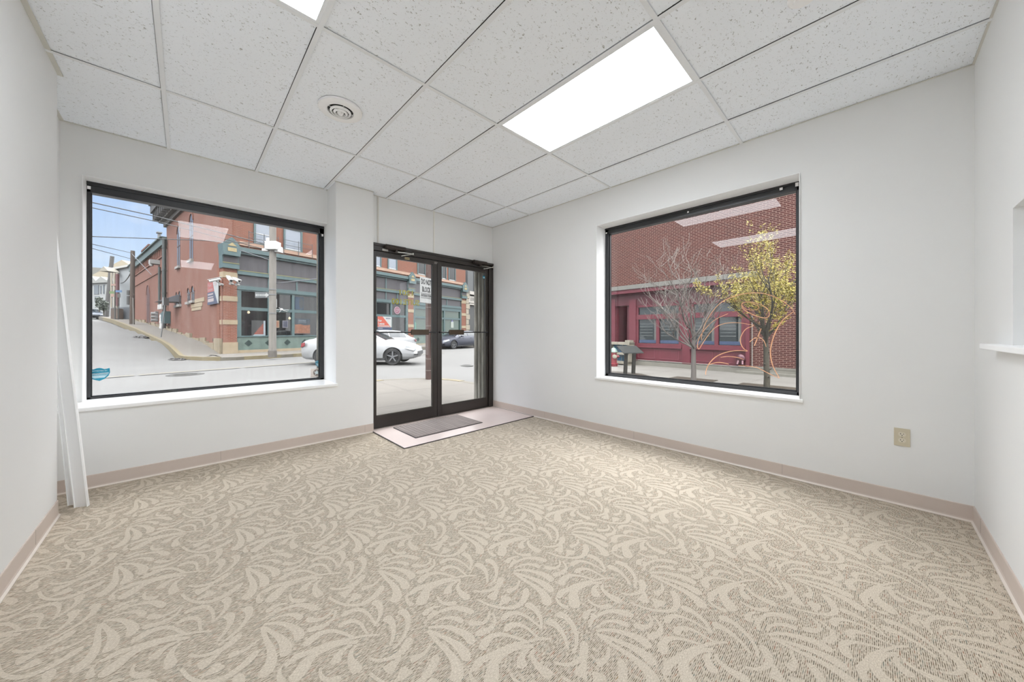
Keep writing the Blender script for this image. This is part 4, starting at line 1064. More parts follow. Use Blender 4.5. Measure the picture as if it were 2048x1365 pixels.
# ------------------------------------------------------------------ red-fronted brick building across the side street
brick_near = brick('dark_red_brick', (114, 58, 54), (92, 46, 46), (196, 162, 148), 0.203, 0.0677, 0.0105, 0.05, (150, 96, 88))
red = plain('maroon_paint', (146, 58, 74), rough=0.45, var=0.07, scale=2)
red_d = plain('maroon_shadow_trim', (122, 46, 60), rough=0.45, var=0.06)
NB = empty('brick_building', NEAR.o, label='dark red brick building with maroon shop front seen through the right window', cat='building')
def Q(): return FB(NEAR)
m = Q(); m.fb(-8, 0.84, -0.17, 9, -0.4, 0); m.fb(0.84, 7.25, 3.3, 9, -0.4, 0); m.fb(0.84, 7.25, -0.17, 3.3, -1.2, -1.1); m.put('brickwork', brick_near, NB)
m = Q(); m.fb(-8, 0.84, -0.26, -0.17, -0.4, 0.06); m.fb(-8, 7.25, -0.7, -0.26, -0.4, 0.12); m.fb(-8, 1.2, -0.7, -0.36, 0.12, 0.32); m.fb(-8, 7.25, -0.22, -0.2, 0.1, 0.13); m.put('concrete_base', plain('base_concrete', (176, 172, 160), rough=0.9, var=0.08, scale=3), NB)
m = Q(); m.fb(0.55, 7.25, 3.2, 3.4, -0.1, 0.38); m.put('roof_flashing', plain('flashing_grey', (164, 162, 154), rough=0.5, var=0.06), NB)
m = Q(); m.fb(0.66, 7.25, 3.02, 3.2, -0.1, 0.33); m.put('fascia', red, NB)
m = Q(); m.fb(0.84, 7.25, 2.45, 3.05, -0.3, 0.02); m.fb(0.84, 7.25, 2.95, 3.04, 0, 0.12); m.put('frieze', red_d, NB)
def npx(px, py): return NEAR.sz(px, py)
m = Q()
for x0, x1 in ((1220.5, 1230), (1258, 1271.5), (1364, 1380), (1491, 1499)): m.px(x0, 600, x1, 735, -0.15, 0.06)
m.put('post', red, NB)
s1 = npx(1271, 690)[0]; sm1 = npx(1364, 690)[0]; sm2 = npx(1380, 690)[0]; s2 = npx(1491, 690)[0]
m = Q()
for a, b in ((sm1, s1), (s2, sm2)):
    m.fb(a, b, 0.42, 0.60, -0.15, 0.04); m.fb(a, b, 1.74, 1.96, -0.15, 0.02); m.fb(a, b, 2.32, 2.47, -0.15, 0.0)
    m.fb(b - .14, b, .6, 2.4, -0.15, 0.0); m.fb(a, a + .14, .6, 2.4, -0.15, 0.0)
    c = (a + b) / 2; m.fb(c - .07, c + .07, 0.6, 1.74, -0.12, 0.0)
    m.fb(a, b, -0.2, 0.42, -0.15, 0.0)
    m.fb(a, b, 0.40, 0.44, 0.0, 0.10)
m.put('window_frame', red, NB)
m = Q()
for a, b in ((sm1, s1), (s2, sm2)):
    n_ = 2; w_ = (b - a) / n_
    for i in range(n_):
        x0, x1 = a + i * w_ + .12, a + (i + 1) * w_ - .12
        for (p0, p1, q0, q1) in ((x0, x1, .3, .325), (x0, x1, -.11, -.085), (x0, x0 + .025, -.11, .325), (x1 - .025, x1, -.11, .325)): m.fb(p0, p1, q0, q1, 0, 0.02)
m.put('panel_moulding', plain('maroon_moulding', (172, 84, 100), var=0.05), NB)
ng = dark_glass('shop_window_glass', (60, 72, 76), 0.04)
for a, b in ((sm1, s1), (s2, sm2)):
    c = (a + b) / 2
    for (x0, x1, z0, z1) in ((a + .14, c - .07, .6, 1.74), (c + .07, b - .14, .6, 1.74), (a + .14, b - .14, 1.96, 2.32)):
        m = Q(); m.fb(x0, x1, z0, z1, -0.10, -0.08); g_ = m.put('shop_window', ng, NB)
        if z1 < 1.8:
            m = Q(); rr = random.Random(int(x0 * 10)); 
            m.fb(x0 + .02, x1 - .02, .62, .62 + .14, -0.08, -0.075); m.build('blue_display', plain('display_blue', (84, 106, 146), var=0.15), g_)
            m = Q(); m.fb(x0 + .02, x0 + .12, .75, 1.7, -0.08, -0.072); m.build('curtain', plain('curtain_grey', (150, 152, 148), var=0.1), g_)
            m = Q()
            for i in range(5): m.fb(x0 + .2, x1 - .05, 0.95 + i * .14, 0.975 + i * .14 + rr.random() * .02, -0.08, -0.076)
            m.build('blind_slats', plain('slat_grey', (128, 134, 134), var=0.2), g_)
# recessed door
m = Q(); a, b = npx(1256, 700)[0], npx(1231, 700)[0]
m.fb(a, b, -0.2, 2.45, -1.0, -0.9); m.fb(a, a + .1, -0.2, 2.45, -0.9, -0.1); m.fb(b - .1, b, -0.2, 2.45, -0.9, -0.1); m.put('doorway', red_d, NB)
m = Q(); m.fb(a + .18, b - .30, 0.1, 2.2, -0.9, -0.88); g_ = m.put('entrance_door', dark_glass('entrance_glass', (78, 86, 92), 0.1), NB)
m = Q(); m.fb(a + .2, b - .34, 1.62, 2.05, -0.88, -0.87); m.build('door_notice', plain('notice_grey', (150, 156, 150), var=0.2, scale=20), g_)
# pipe, siamese connection
s_, _ = npx(1505, 700); m = Q(); m.cyl((s_, 0.05, -0.2), (s_, 0.05, 1.75), 0.018); m.put('conduit', plain('conduit_pale', (196, 186, 178)), NB)
s_, z_ = npx(1483, 717); m = Q(); m.lathe((s_, 0.0, z_), [(0, 0.20), (.08, .19), (.15, .14), (.16, .05), (.10, .0)], 20, axis=(0, 1, 0)); m.cyl((s_ - .07, 0.14, z_ - .1), (s_ - .09, .22, z_ - .24), .05); m.cyl((s_ + .07, 0.14, z_ - .1), (s_ + .09, .22, z_ - .24), .05); m.put('fire_department_connection', plain('valve_plum', (136, 84, 96), rough=0.3, var=0.08, metal=0.3), NB, smooth=True)
# white strips of the building further along, in the gap at the left
wbp = at(1225, 700, 27)
r = empty('white_building', (wbp.x, wbp.y, -0.4), label='sliver of a pale building in the gap left of the maroon shop front', cat='building')
m = MB(); m.box(-0.4, 1.5, 0, 2.0, 0, 6); m.build('wall', plain('pale_siding', (206, 208, 210), var=0.05), r)
m = MB(); [m.box(-0.42, -0.4, 0.2 + i * .9, .8 + i * .9, 0.9, 2.2) for i in range(2)]; m.build('window', shopg, r)

# fire hydrant
p = on_ground(1227.5, 733, -0.45)
r = empty('fire_hydrant', (p.x, p.y, -0.45), rz=0.3, label='red fire hydrant with pale green cap near the left edge of the right window', cat='fire hydrant')
hr = plain('hydrant_red', (184, 62, 74), rough=0.4, var=0.08); hg = plain('hydrant_green', (176, 206, 190), rough=0.4, var=0.08); hw_ = plain('hydrant_cream', (222, 218, 196), rough=0.4, var=0.05)
m = MB(); m.lathe((0, 0, 0), [(0.17, 0), (0.17, 0.05), (0.2, 0.09), (0.2, 0.13), (0.14, 0.15), (0.135, 0.6), (0.16, 0.61), (0.16, 0.64), (0, 0.64)], 24); m.build('barrel', hr, r, smooth=True)
m = MB(); m.lathe((0, 0, 0), [(0.165, 0.64), (0.17, 0.68), (0.14, 0.72), (0.125, 0.78), (0.07, 0.84), (0.03, 0.85), (0.03, 0.9), (0, 0.9)], 24); m.build('bonnet', hg, r, smooth=True)
for (dx, dy, q, mt_) in [(-0.9, -0.45, 0.075, hw_), (0.9, -0.3, 0.05, hw_), (0.1, -1, 0.05, hr)]:
    d = Vector((dx, dy, 0)).normalized(); m = MB(); m.cyl(d * 0.1 + Vector((0, 0, 0.46)), d * 0.2 + Vector((0, 0, 0.46)), q * 1.25, n=18); m.cyl(d * 0.2 + Vector((0, 0, 0.46)), d * 0.24 + Vector((0, 0, 0.46)), q, n=18); m.cyl(d * 0.24 + Vector((0, 0, 0.46)), d * 0.27 + Vector((0, 0, 0.46)), q * .35, n=6)
    m.build('outlet_cap', mt_, r, smooth=True)
# painted newspaper rack, tilted
p = NEAR.P(6.02, 0.55, 0)
r = empty('book_box', (p.x, p.y, -0.45), label='pale wooden rack with blue panels leaning by the maroon front', cat='rack')
U = (-NEAR.u + NEAR.n * .12).normalized(); V = (Vector((0, 0, 1)) + U * .07).normalized(); W_ = U.cross(V); W_ = W_ if W_.dot(NEAR.n) > 0 else -W_
wood = plain('weathered_wood', (206, 198, 178), rough=0.8, var=0.16, scale=6); blue = plain('rack_blue', (74, 138, 178), rough=0.5, var=0.25, scale=9)
def bb(m, a0, a1, b0, b1, c0, c1): m.obox(U * (a0 + a1) / 2 + V * (b0 + b1) / 2 + W_ * (c0 + c1) / 2, U * (a1 - a0) / 2, V * (b1 - b0) / 2, W_ * (c1 - c0) / 2)
m = MB(); bb(m, -.6, -.5, 0.06, 1.08, -.2, .2); bb(m, .5, .6, 0.06, 1.08, -.2, .2); bb(m, -.6, .6, .98, 1.1, -.2, .22); bb(m, -.6, .6, .5, .6, -.2, .2); bb(m, -.6, .6, 0.06, .18, -.2, .2); bb(m, .34, .6, 1.08, 1.2, -.1, .2); bb(m, -.6, .6, 0.1, 1.0, -.2, -.16); m.build('wooden_case', wood, r)
m = MB(); bb(m, -.5, .5, .6, .98, -.1, -.06); bb(m, -.5, .5, .18, .5, -.1, -.06); m.build('blue_panel', blue, r)
m = MB()
for q in (-.22, .05, .3): bb(m, q - .02, q + .02, .18, .98, -.06, -.03)
m.build('slat', plain('slat_pale', (176, 190, 196), var=0.1), r)
m = MB(); bb(m, -.6, -.5, 0, .06, -.2, .2); bb(m, .5, .6, 0, .06, -.2, .2); m.build('foot', wood, r)
# sloping information panel on two posts
p = on_ground(1258.5, 748.5, -0.44)
r = empty('information_panel', (p.x, p.y, -0.44), label='dark metal information panel on two posts on the sidewalk', cat='sign')
U = (RT + FW * 0.25).normalized(); W_ = Vector((U.y, -U.x, 0))
pm = plain('panel_metal', (92, 90, 84), rough=0.4, metal=0.4, var=0.1)
for q in (-.17, .17):
    m = MB(); b0 = U * q; b1 = U * (q + 0.04) + Vector((0, 0, .86)); m.obox((b0 + b1) / 2, (b1 - b0) / 2, U * .055, W_ * .045); m.build('post', pm, r)
m = MB(); c = Vector((0, 0, .90)) + U * .03; m.prism([c - U * .42 - W_ * .24 + Vector((0, 0, .12)), c + U * .42 - W_ * .24 + Vector((0, 0, .12)), c + U * .42 + W_ * .24 - Vector((0, 0, .12)), c - U * .42 + W_ * .24 - Vector((0, 0, .12))], (0, 0, .03)); m.build('board', plain('panel_board', (84, 90, 88), rough=0.35, metal=0.3, var=0.08), r)

# ------------------------------------------------------------------ trees
def grow(seed, base, h0, lean_, trunk_r, nlimb, spread, limb_len, depth, sag=0.0, up=0.5, trunk_h=1.2):
    rr = random.Random(seed); wood_ = MB(); twig = MB(); tips = []
    t0 = Vector(base); tp = [t0 + Vector((lean_[0] * q, lean_[1] * q, trunk_h * q)) + Vector((rr.uniform(-.01, .01), rr.uniform(-.01, .01), 0)) for q in [0, .2, .4, .6, .8, 1]]
    wood_.tube(tp, [trunk_r * (1.15 - .35 * q / 5) for q in range(6)], 10)
    def limb(p, d, L, r_, lev):
        pts = [p]; n = 5
        for i in range(n):
            d = (d + Vector((rr.uniform(-.22, .22), rr.uniform(-.22, .22), rr.uniform(-.12, .2) + up * .12 - sag * .1 * lev))).normalized()
            pts.append(pts[-1] + d * (L / n))
        (wood_ if lev < 2 else twig).tube(pts, [max(.0035, r_ * (1 - .62 * i / n) * (.8 if lev >= 1 else 1)) for i in range(n + 1)], 6 if lev < 2 else 4)
        if lev >= depth:
            tips.append((pts, lev)); return
        k = rr.randint(3, 5) if lev < 2 else rr.randint(2, 4)
        for i in range(k):
            q = rr.uniform(.3, 1.0); idx = min(n - 1, int(q * n)); st = pts[idx].lerp(pts[idx + 1], q * n - idx if idx < n else 1)
            a = rr.uniform(0, 2 * PI); o_ = Vector((math.cos(a), math.sin(a), rr.uniform(-.25, .5))).normalized()
            limb(st, (d * .75 + o_ * spread).normalized(), L * rr.uniform(.5, .78), r_ * .5, lev + 1)
        tips.append((pts, lev))
    top = tp[-1]
    for i in range(nlimb):
        a = 2 * PI * i / nlimb + rr.uniform(-.4, .4); q = rr.uniform(.62, 1.0)
        st = t0.lerp(top, q); el = rr.uniform(.1, .9) if i else 2.5
        limb(st, Vector((math.cos(a), math.sin(a), el * (1 + up))).normalized(), limb_len * rr.uniform(.7, 1.1), trunk_r * .44, 0)
    return wood_, twig, tips
bark = plain('grey_bark', (150, 142, 136), rough=0.9, var=0.15, scale=10, bump=0.3, stretch=(1, 1, .3))
bark2 = plain('rough_dark_bark', (98, 92, 78), rough=0.95, var=0.3, scale=16, bump=0.6, stretch=(1, 1, .5))
p = on_ground(1387, 763, -0.45)
r = empty('bare_tree', (p.x, p.y, -0.45), label='bare grey young tree before the maroon shop front', cat='tree')
wd, tw, tips = grow(11, (0, 0, 0), 0, (0.03, 0.0), 0.070, 12, 0.85, 1.75, 3, sag=0.12, up=0.85, trunk_h=1.6)
wd.build('trunk', bark, r, smooth=True); tw.build('twigs', plain('twig_grey', (156, 146, 136), var=0.15), r)
p = on_ground(1534, 779, -0.45)
r = empty('budding_tree', (p.x, p.y, -0.45), label='rough-barked tree with yellow-green spring buds by the right window edge', cat='tree')
wd, tw, tips = grow(23, (0, 0, 0), 0, (0.05, 0.05), 0.070, 11, 0.8, 1.55, 2, up=1.0, trunk_h=1.75)
rr = random.Random(2)
for k in range(9):
    a = rr.random() * 6.28; z_ = rr.uniform(.1, 1.6); q = Vector((math.cos(a) * .08, math.sin(a) * .08, z_)); wd.tube([q, q + Vector((math.cos(a) * .07, math.sin(a) * .07, .03))], [.018, .006], 5)
wd.build('trunk', bark2, r, smooth=True); tw.build('twigs', plain('twig_dark', (96, 84, 70), var=0.2), r)
lf = MB()
for pts, lev in tips:
    if lev < 1: continue
    for i in range(1, len(pts)):
        for _ in range(3 if lev >= 2 else 1):
            c = pts[i - 1].lerp(pts[i], rr.random()) + Vector((rr.gauss(0, .035), rr.gauss(0, .035), rr.gauss(0, .03)))
            for _ in range(rr.randint(3, 7)):
                d = Vector((rr.gauss(0, 1), rr.gauss(0, 1), rr.gauss(0, 1) + .4)).normalized(); e_ = d.orthogonal().normalized(); s_ = rr.uniform(.014, .036)
                o_ = c + d * rr.uniform(0, .035)
                lf.add([o_, o_ + d * s_ + e_ * s_ * .45, o_ + d * s_ * 2, o_ + d * s_ - e_ * s_ * .45], [(0, 1, 2, 3)])
leaf_m = plain('spring_leaf', (216, 196, 58), rough=0.6, var=0.22, scale=9)
o = lf.build('foliage', leaf_m, r); tag(o, kind='stuff')

# ------------------------------------------------------------------ poles, signs, cables
pole_g = plain('grey_pole_wood', (168, 162, 154), rough=0.95, var=0.16, scale=5, bump=0.3, stretch=(3, 3, .3))
pole_b = plain('brown_pole_wood', (104, 88, 78), rough=0.95, var=0.2, scale=6, bump=0.3, stretch=(3, 3, .3))
sig_w = plain('sign_white', (226, 228, 226), rough=0.4, var=0.02); sig_k = plain('sign_black', (44, 46, 48), rough=0.4, var=0.05); alu = plain('sign_aluminium', (168, 172, 174), rough=0.4, metal=0.3, var=0.05)
YX = Vector((0, 0, 1))
# pole with the one-way arrow
p = on_ground(545, 714, -0.06)
r = empty('utility_pole', (p.x, p.y, -0.08), label='tall weathered grey pole carrying the one way arrow', cat='utility pole')
m = MB(); m.cyl((0, 0, 0), (0.02, 0, 11), 0.158, 0.125, 20); m.build('pole', pole_g, r, smooth=True)
m = MB(); m.cyl((0, 0, 0), (0, 0, .32), 0.185, 0.18, 20); m.build('base_wrap', plain('base_wrap', (120, 112, 104), var=0.25, scale=20), r, smooth=True)
m = MB()
for zz in (3.25, 3.0, 2.1): m.cyl((0, 0, zz), (0, 0, zz + .04), 0.166, n=20)
m.build('steel_band', alu, r)
m = MB(); zz = CAM_H + (CY - 497) / FPX * 17.1
m.obox((0.0, -.1, zz + .04), RT * .27, FW * .2, YX * .20); m.obox(RT * -.12 + YX * (zz + .3), RT * .14, FW * .1, YX * .14); m.obox(RT * -.30 + YX * (zz - .14), RT * .16, FW * .1, YX * .07); m.obox(RT * .3 + YX * (zz - .12), RT * .15, FW * .1, YX * .13); m.prism([RT * .3 - FW * .12 + YX * (zz - .1), RT * .5 - FW * .12 + YX * (zz - .28), RT * .3 - FW * .12 + YX * (zz - .26)], FW * .2)
m.build('camera_housing', out_white, r, bevel=0.03)
m = MB(); m.cyl((0, 0, 5.35) , RT * -.35 - FW * .1 + YX * 5.6, .02); m.build('guy_bracket', alu, r)
U = RT; D_ = Vector((p.x, p.y, 0)).dot(FW)
# one way sign
r = empty('one_way_sign', at(525, 590.5, 16.8), label='black and white arrow sign beside the tall grey pole', cat='sign')
m = MB(); m.obox((0, 0, 0), U * .36, FW * .004, YX * .135); m.build('sign_plate', sig_w, r)
m = MB(); m.obox(FW * -.006, U * .35, FW * .002, YX * .125); m.build('black_field', plain('sign_faded_black', (96, 102, 108), var=0.1), r)
f0 = FW * -.010
m = MB(); m.fan([f0 + U * a + YX * b for a, b in [(-.33, -.055), (.17, -.055), (.17, -.115), (.35, 0), (.17, .115), (.17, .055), (-.33, .055)]]); m.build('arrow', sig_w, r)
m = MB(); m.text('ONE WAY', f0 * 1.2 + U * -.07, U, YX, .07, 0.002, width=.42, bold=.03); m.build('wording', plain('sign_text_grey', (110, 118, 122)), r)
r = empty('pole_notice', at(551.5, 607, 16.85), label='small white notice fixed to the side of the tall grey pole', cat='sign')
m = MB(); m.obox((0, 0, 0), U * .055, FW * .01, YX * .21); m.build('plate', sig_w, r); m = MB(); m.obox(FW * -.012, U * .025, FW * .001, YX * .16); m.build('print', plain('print_pink', (176, 140, 146), var=0.3, scale=30), r)
# brown pole at our curb with the do-not-block sign
d_ = 8.35; p = at(858, 760, d_)
r = empty('curb_pole', (p.x, p.y, -0.03), label='dark brown banded pole at the near curb behind the left door leaf', cat='utility pole')
m = MB(); m.cyl((0, 0, 0), (0, 0, 5.2), 0.083, 0.08, 18); m.build('pole', plain('rust_brown', (104, 76, 68), rough=0.8, var=0.25, scale=7, stretch=(1, 1, .6)), r, smooth=True)
m = MB()
for zz in (.22, .50, 1.30, 1.75, 1.84): m.cyl((0, 0, zz), (0, 0, zz + .018), 0.088, n=18)
m.build('strap', plain('strap_grey', (176, 168, 160), metal=0.5), r)
m = MB(); m.obox(RT * .14 + YX * 1.0 - FW * .02, RT * .07, FW * .07, YX * .23); m.build('control_box', plain('box_brown', (64, 56, 46), rough=0.5), r, bevel=0.006)
r = empty('do_not_block_sign', at(852.6, 581, 8.0), label='white sign reading do not block intersection behind the left door pane', cat='sign')
U2 = (RT * .40 + FW * .917).normalized(); n2 = U2.cross(YX); n2 = n2 if n2.dot(FW) < 0 else -n2
m = MB(); m.obox((0, 0, 0), U2 * .225, n2 * .002, YX * .295); m.build('sign_plate', sig_w, r)
m = MB()
for t_, zz, hh in (('DO NOT', .19, .125), ('BLOCK', .015, .125), ('INTERSECTION', -.13, .06)): m.text(t_, n2 * .004 + YX * zz, U2, YX, hh, .001, width=.38 if t_ != 'BLOCK' else .31, bold=.03)
m.build('wording', sig_k, r)
m = MB(); [m.obox(n2 * .004 + YX * zz, U2 * .2, n2 * .0006, YX * .004) for zz in (-.185, -.08)]; m.build('rule_line', sig_k, r)
# poles up the hill
def hillpole(px, pyb, pyt, o_, s_, rad, lean_px, label, mat_, name='utility_pole'):
    q = SIDE.P(s_, o_, hill(s_)); d = q.dot(FW)
    top = CAM_H + (CY - pyt) / FPX * d
    r = empty(name, q, label=label, cat='utility pole')
    m = MB(); m.cyl((0, 0, 0), RT * (lean_px / FPX * d) + YX * (top - q.z), rad, rad * .82, 14); m.build('pole', mat_, r, smooth=True)
    return r, d
def s_for(px, o_):
    lo, hi = 0.5, 150
    for _ in range(50):
        mid = (lo + hi) / 2; q = SIDE.P(mid, o_, 0); x_ = CX + FPX * q.dot(RT) / q.dot(FW)
        if x_ > px: lo = mid
        else: hi = mid
    return lo
s_ = s_for(264, 1.2); rB, dB = hillpole(264, 652, 502, 1.2, s_, .18, 1.5, 'thick brown pole on the hill sidewalk by the rear wing', pole_b)
m = MB(); [m.obox(RT * -.28 + YX * zz, RT * .1, FW * .1, YX * hh) for zz, hh in ((2.9, .22), (2.2, .4))]; m.build('pole_box', plain('box_dark', (70, 68, 66)), rB)
m = MB(); m.cyl(RT * .26 + FW * -.1, RT * .22 + FW * -.1 + YX * 2.4, .05); m.build('cable_guard', plain('guard_grey', (150, 146, 140)), rB)
s_ = s_for(212.5, 1.1); rC, dC = hillpole(212, 633, 513, 1.1, s_, .26, 12, 'farthest leaning grey pole on the hill', plain('pole_far', (104, 102, 100), var=0.15))
s_ = s_for(236.5, 1.2); q = SIDE.P(s_, 1.2, hill(s_)); d = q.dot(FW)
r = empty('street_sign', q, label='small dark sign on a thin post between the two hill poles', cat='sign')
m = MB(); m.cyl((0, 0, 0), RT * .12 + YX * (642 - 588) / FPX * d, .035); m.build('post', sp_m, r)
m = MB(); m.obox(RT * .13 + YX * (642 - 594) / FPX * d - FW * .05, RT * .17, FW * .01, YX * .22); m.build('sign_plate', plain('sign_back', (92, 90, 82)), r)
s_ = s_for(232, 1.3); q = SIDE.P(s_, 1.3, hill(s_)); d = q.dot(FW)
r = empty('street_name_sign', at(230, 584, d), label='green and blue street name blades high on a post up the hill', cat='sign')
m = MB(); m.obox(RT * -.3 - YX * .08, RT * .35, FW * .01, YX * .14); m.build('green_blade', plain('blade_green', (122, 150, 92), var=0.1), r)
m = MB(); m.obox(RT * .42 + YX * .06, RT * .36, FW * .01, YX * .12); m.build('blue_blade', plain('blade_blue', (96, 140, 190), var=0.1), r)
m = MB(); m.cyl((0, 0, .2), (0, 0, q.z - r.location.z), .05); m.build('post', sp_m, r)
# leaning sign post by the meters
q = SIDE.P(s_for(322, 1.35), 1.35, 0); s_ = side_st(q.x, q.y)[0]; q.z = hill(s_); d = q.dot(FW)
r = empty('leaning_sign', q, label='leaning metal sign post near the electric meters', cat='sign')
tp_ = RT * (10 / FPX * d) + YX * (at(332, 596, d).z - q.z)
m = MB(); m.cyl((0, 0, 0), tp_, .03, .03, 10); m.build('post', alu, r)
m = MB(); m.obox(tp_ - YX * .24 - FW * .03, RT * .055, FW * .17, YX * .24); m.build('sign_plate', alu, r)
# small white sign plate behind the right part of the storefront
q = FRONT.P(12.35, 3.0, 0.02)
r = empty('white_post', q, label='thin white post on the far sidewalk before the second brick pier', cat='post')
m = MB(); m.cyl((0, 0, 0), (0, 0, 2.7), .06, .05, 12); m.build('post', sig_w, r)
# overhead cables
cab = plain('cable_black', (52, 54, 58), rough=0.6)
cabg = plain('cable_grey', (128, 132, 138), rough=0.6)
def cable(pts, rad, label, mat_=cab, sag=0.0):
    a = [at(*q) for q in pts]; out = []
    for u_, v_ in zip(a, a[1:]):
        for i in range(10):
            t = i / 10; out.append(u_.lerp(v_, t) - YX * (sag * 4 * t * (1 - t)))
    out.append(a[-1]); m = MB(); m.tube(out, rad, 5); o = m.build('overhead_cable', mat_); tag(o, label, 'cable')
cable([(120, 391, 13), (320, 435, 15.6), (545, 492, 17.1)], .022, 'upper of the two close dark cables crossing the blue sky')
cable([(120, 402, 13), (325, 446, 15.6), (545, 503, 17.1)], .018, 'lower of the two close dark cables crossing the blue sky')
cable([(120, 471, 13), (400, 481, 16), (545, 489, 17.1)], .018, 'nearly level dark cable in the middle of the blue sky')
cable([(120, 474, 18), (262, 506, dB), (303, 550, 27)], .022, 'pale cable running down to the top of the thick brown pole', cabg)
cable([(120, 480, 18), (262, 518, dB)], .02, 'pale cable just beneath the top of the thick brown pole', cabg)
cable([(262, 545, dB), (240, 566, 42)], .04, 'drooping dark service cable beside the thick brown pole', cab, .35)
cable([(545, 522, 17), (478, 500, 18.6)], .02, 'pale cable from the tall grey pole to the pier head', cabg)
cable([(551, 567, 17), (637, 558, 12)], .02, 'pale cable running from the tall grey pole to the right', cabg)
# security cameras on the building corner
for (px, py, dx, lab) in [(431, 560, -1, 'white security camera on the building corner pointing up the hill'), (459, 558.5, .6, 'white security camera in the middle of the corner group'), (473, 560.5, 1, 'white security camera at the right of the corner group')]:
    d = 18.2; r = empty('security_camera', at(px, py, d), label=lab, cat='security camera')
    ax = (RT * dx - FW * .4 - YX * .35).normalized()
    m = MB(); m.cyl(ax * -.22, ax * .22, .075, n=16); m.cyl(ax * .22, ax * .26, .085, n=16); m.obox(ax * .03 + YX * .08, ax * .3, ax.cross(YX).normalized() * .085, ax.cross(YX).cross(ax).normalized() * .008); m.build('camera_body', out_white, r)
    m = MB(); m.cyl((0, 0, -.05), RT * -dx * .12 + FW * .25 - YX * .2, .03); m.cyl(RT * -dx * .12 + FW * .12 - YX * .22, RT * -dx * .12 + FW * .3 - YX * .22, .07); m.build('bracket', plain('bracket_grey', (196, 194, 190)), r)
    m = MB(); m.cyl(ax * .262, ax * .268, .055, n=16); m.build('lens', sig_k, r)
# for lease signs
orange = plain('sign_orange', (228, 98, 70), rough=0.5, var=0.03); navy = plain('sign_navy', (56, 72, 112), rough=0.5, var=0.05)
def ffr(face, s0, s1, z0, z1, off):
    "frame of a plate on a front: centre, along, normal"
    return face.P((s0 + s1) / 2, off, (z0 + z1) / 2)
s0, z1 = SIDE.sz(415.5, 566, .1); s1, z0 = SIDE.sz(437, 607, .1); a_, b_ = min(s0, s1), max(s0, s1)
r = empty('for_lease_sign', ffr(SIDE, a_, b_, z0, z1, .1), label='orange, navy and white real estate banner on the corner side wall', cat='sign')
Uc = -SIDE.u; Nn = SIDE.n; hw2 = (b_ - a_) / 2; hh = (z1 - z0) / 2
def PP(a, b, c=0): return Uc * (a * hw2) + YX * (b * hh) + Nn * c
m = MB(); m.obox((0, 0, 0), Uc * hw2, YX * hh, Nn * .01); m.build('board', sig_w, r)
m = MB(); m.fan([PP(-1, 1, .013), PP(-.02, 1, .013), PP(.28, .1, .013), PP(-1, .1, .013)]); m.build('orange_field', plain('faded_orange', (206, 106, 98), var=0.04), r)
m = MB(); m.fan([PP(-1, .1, .013), PP(.28, .1, .013), PP(.92, -1, .013), PP(-1, -1, .013)]); m.build('navy_field', plain('faded_navy', (84, 92, 122), var=0.06), r)
m = MB(); m.text('For', PP(-.55, .72, .016), Uc, YX, hh * .26, .001, width=hw2 * .7); m.text('Lease', PP(-.45, .34, .016), Uc, YX, hh * .26, .001, width=hw2 * .95); m.obox(PP(-.4, -.1, .016), Uc * hw2 * .5, YX * .04, Nn * .001); m.obox(PP(-.4, -.35, .016), Uc * hw2 * .5, YX * .03, Nn * .001); m.obox(PP(-.35, -.62, .016), Uc * hw2 * .55, YX * .09, Nn * .001); m.obox(PP(.5, .7, .016), Uc * hw2 * .2, YX * .1, Nn * .001)
m.build('wording', plain('banner_pink_white', (224, 208, 208)), r)
s0, z1 = FRONT.sz(755, 633, .06); s1, z0 = FRONT.sz(783, 662, .06)
r = empty('for_lease_sign', ffr(FRONT, s0, s1, z0, z1, .06), label='orange and white For Lease board in a shop window, seen through the left door pane', cat='sign')
Uc = FRONT.u; Nn = FRONT.n; hw2 = (s1 - s0) / 2; hh = (z1 - z0) / 2
m = MB(); m.obox((0, 0, 0), Uc * hw2, YX * hh, Nn * .01); m.build('board', sig_w, r)
m = MB(); m.fan([PP(-1, 1, .013), PP(-.3, 1, .013), PP(.85, -.45, .013), PP(-1, -.45, .013)]); m.build('orange_field', orange, r)
m = MB(); m.fan([PP(-1, -.5, .013), PP(1, -.5, .013), PP(1, -1, .013), PP(-1, -1, .013)]); m.build('navy_field', navy, r)
m = MB(); m.text('For', PP(-.68, .42, .016), Uc, YX, hh * .34, .001, bold=.03); m.text('Lease', PP(-.48, .0, .016), Uc, YX, hh * .34, .001, bold=.03); m.obox(PP(-.1, -.33, .016), Uc * hw2 * .75, YX * hh * .05, Nn * .001); m.obox(PP(-.6, -.66, .016), Uc * hw2 * .3, YX * hh * .03, Nn * .001); m.build('wording', sig_w, r)
m = MB(); m.obox(PP(.5, .75, .016), Uc * hw2 * .34, YX * hh * .07, Nn * .001); m.build('logo_print', plain('logo_grey', (120, 130, 150)), r)
s0, z0 = FRONT.sz(796, 621, .06)
r = empty('round_sign', FRONT.P(s0, -.06, z0), label='round pink and white monogram sign in a shop window', cat='sign')
m = MB(); m.cyl((0, 0, 0), Nn * .02, .32, n=36); m.build('pale_rim', plain('rim_pink', (206, 180, 190)), r)
m = MB(); m.cyl(Nn * .021, Nn * .026, .25, n=36); m.build('rose_disc', plain('rose', (174, 104, 126)), r)
m = MB(); m.text('CP', Nn * .03, FRONT.u, YX, .26, .001, width=.3); m.build('monogram', sig_w, r)
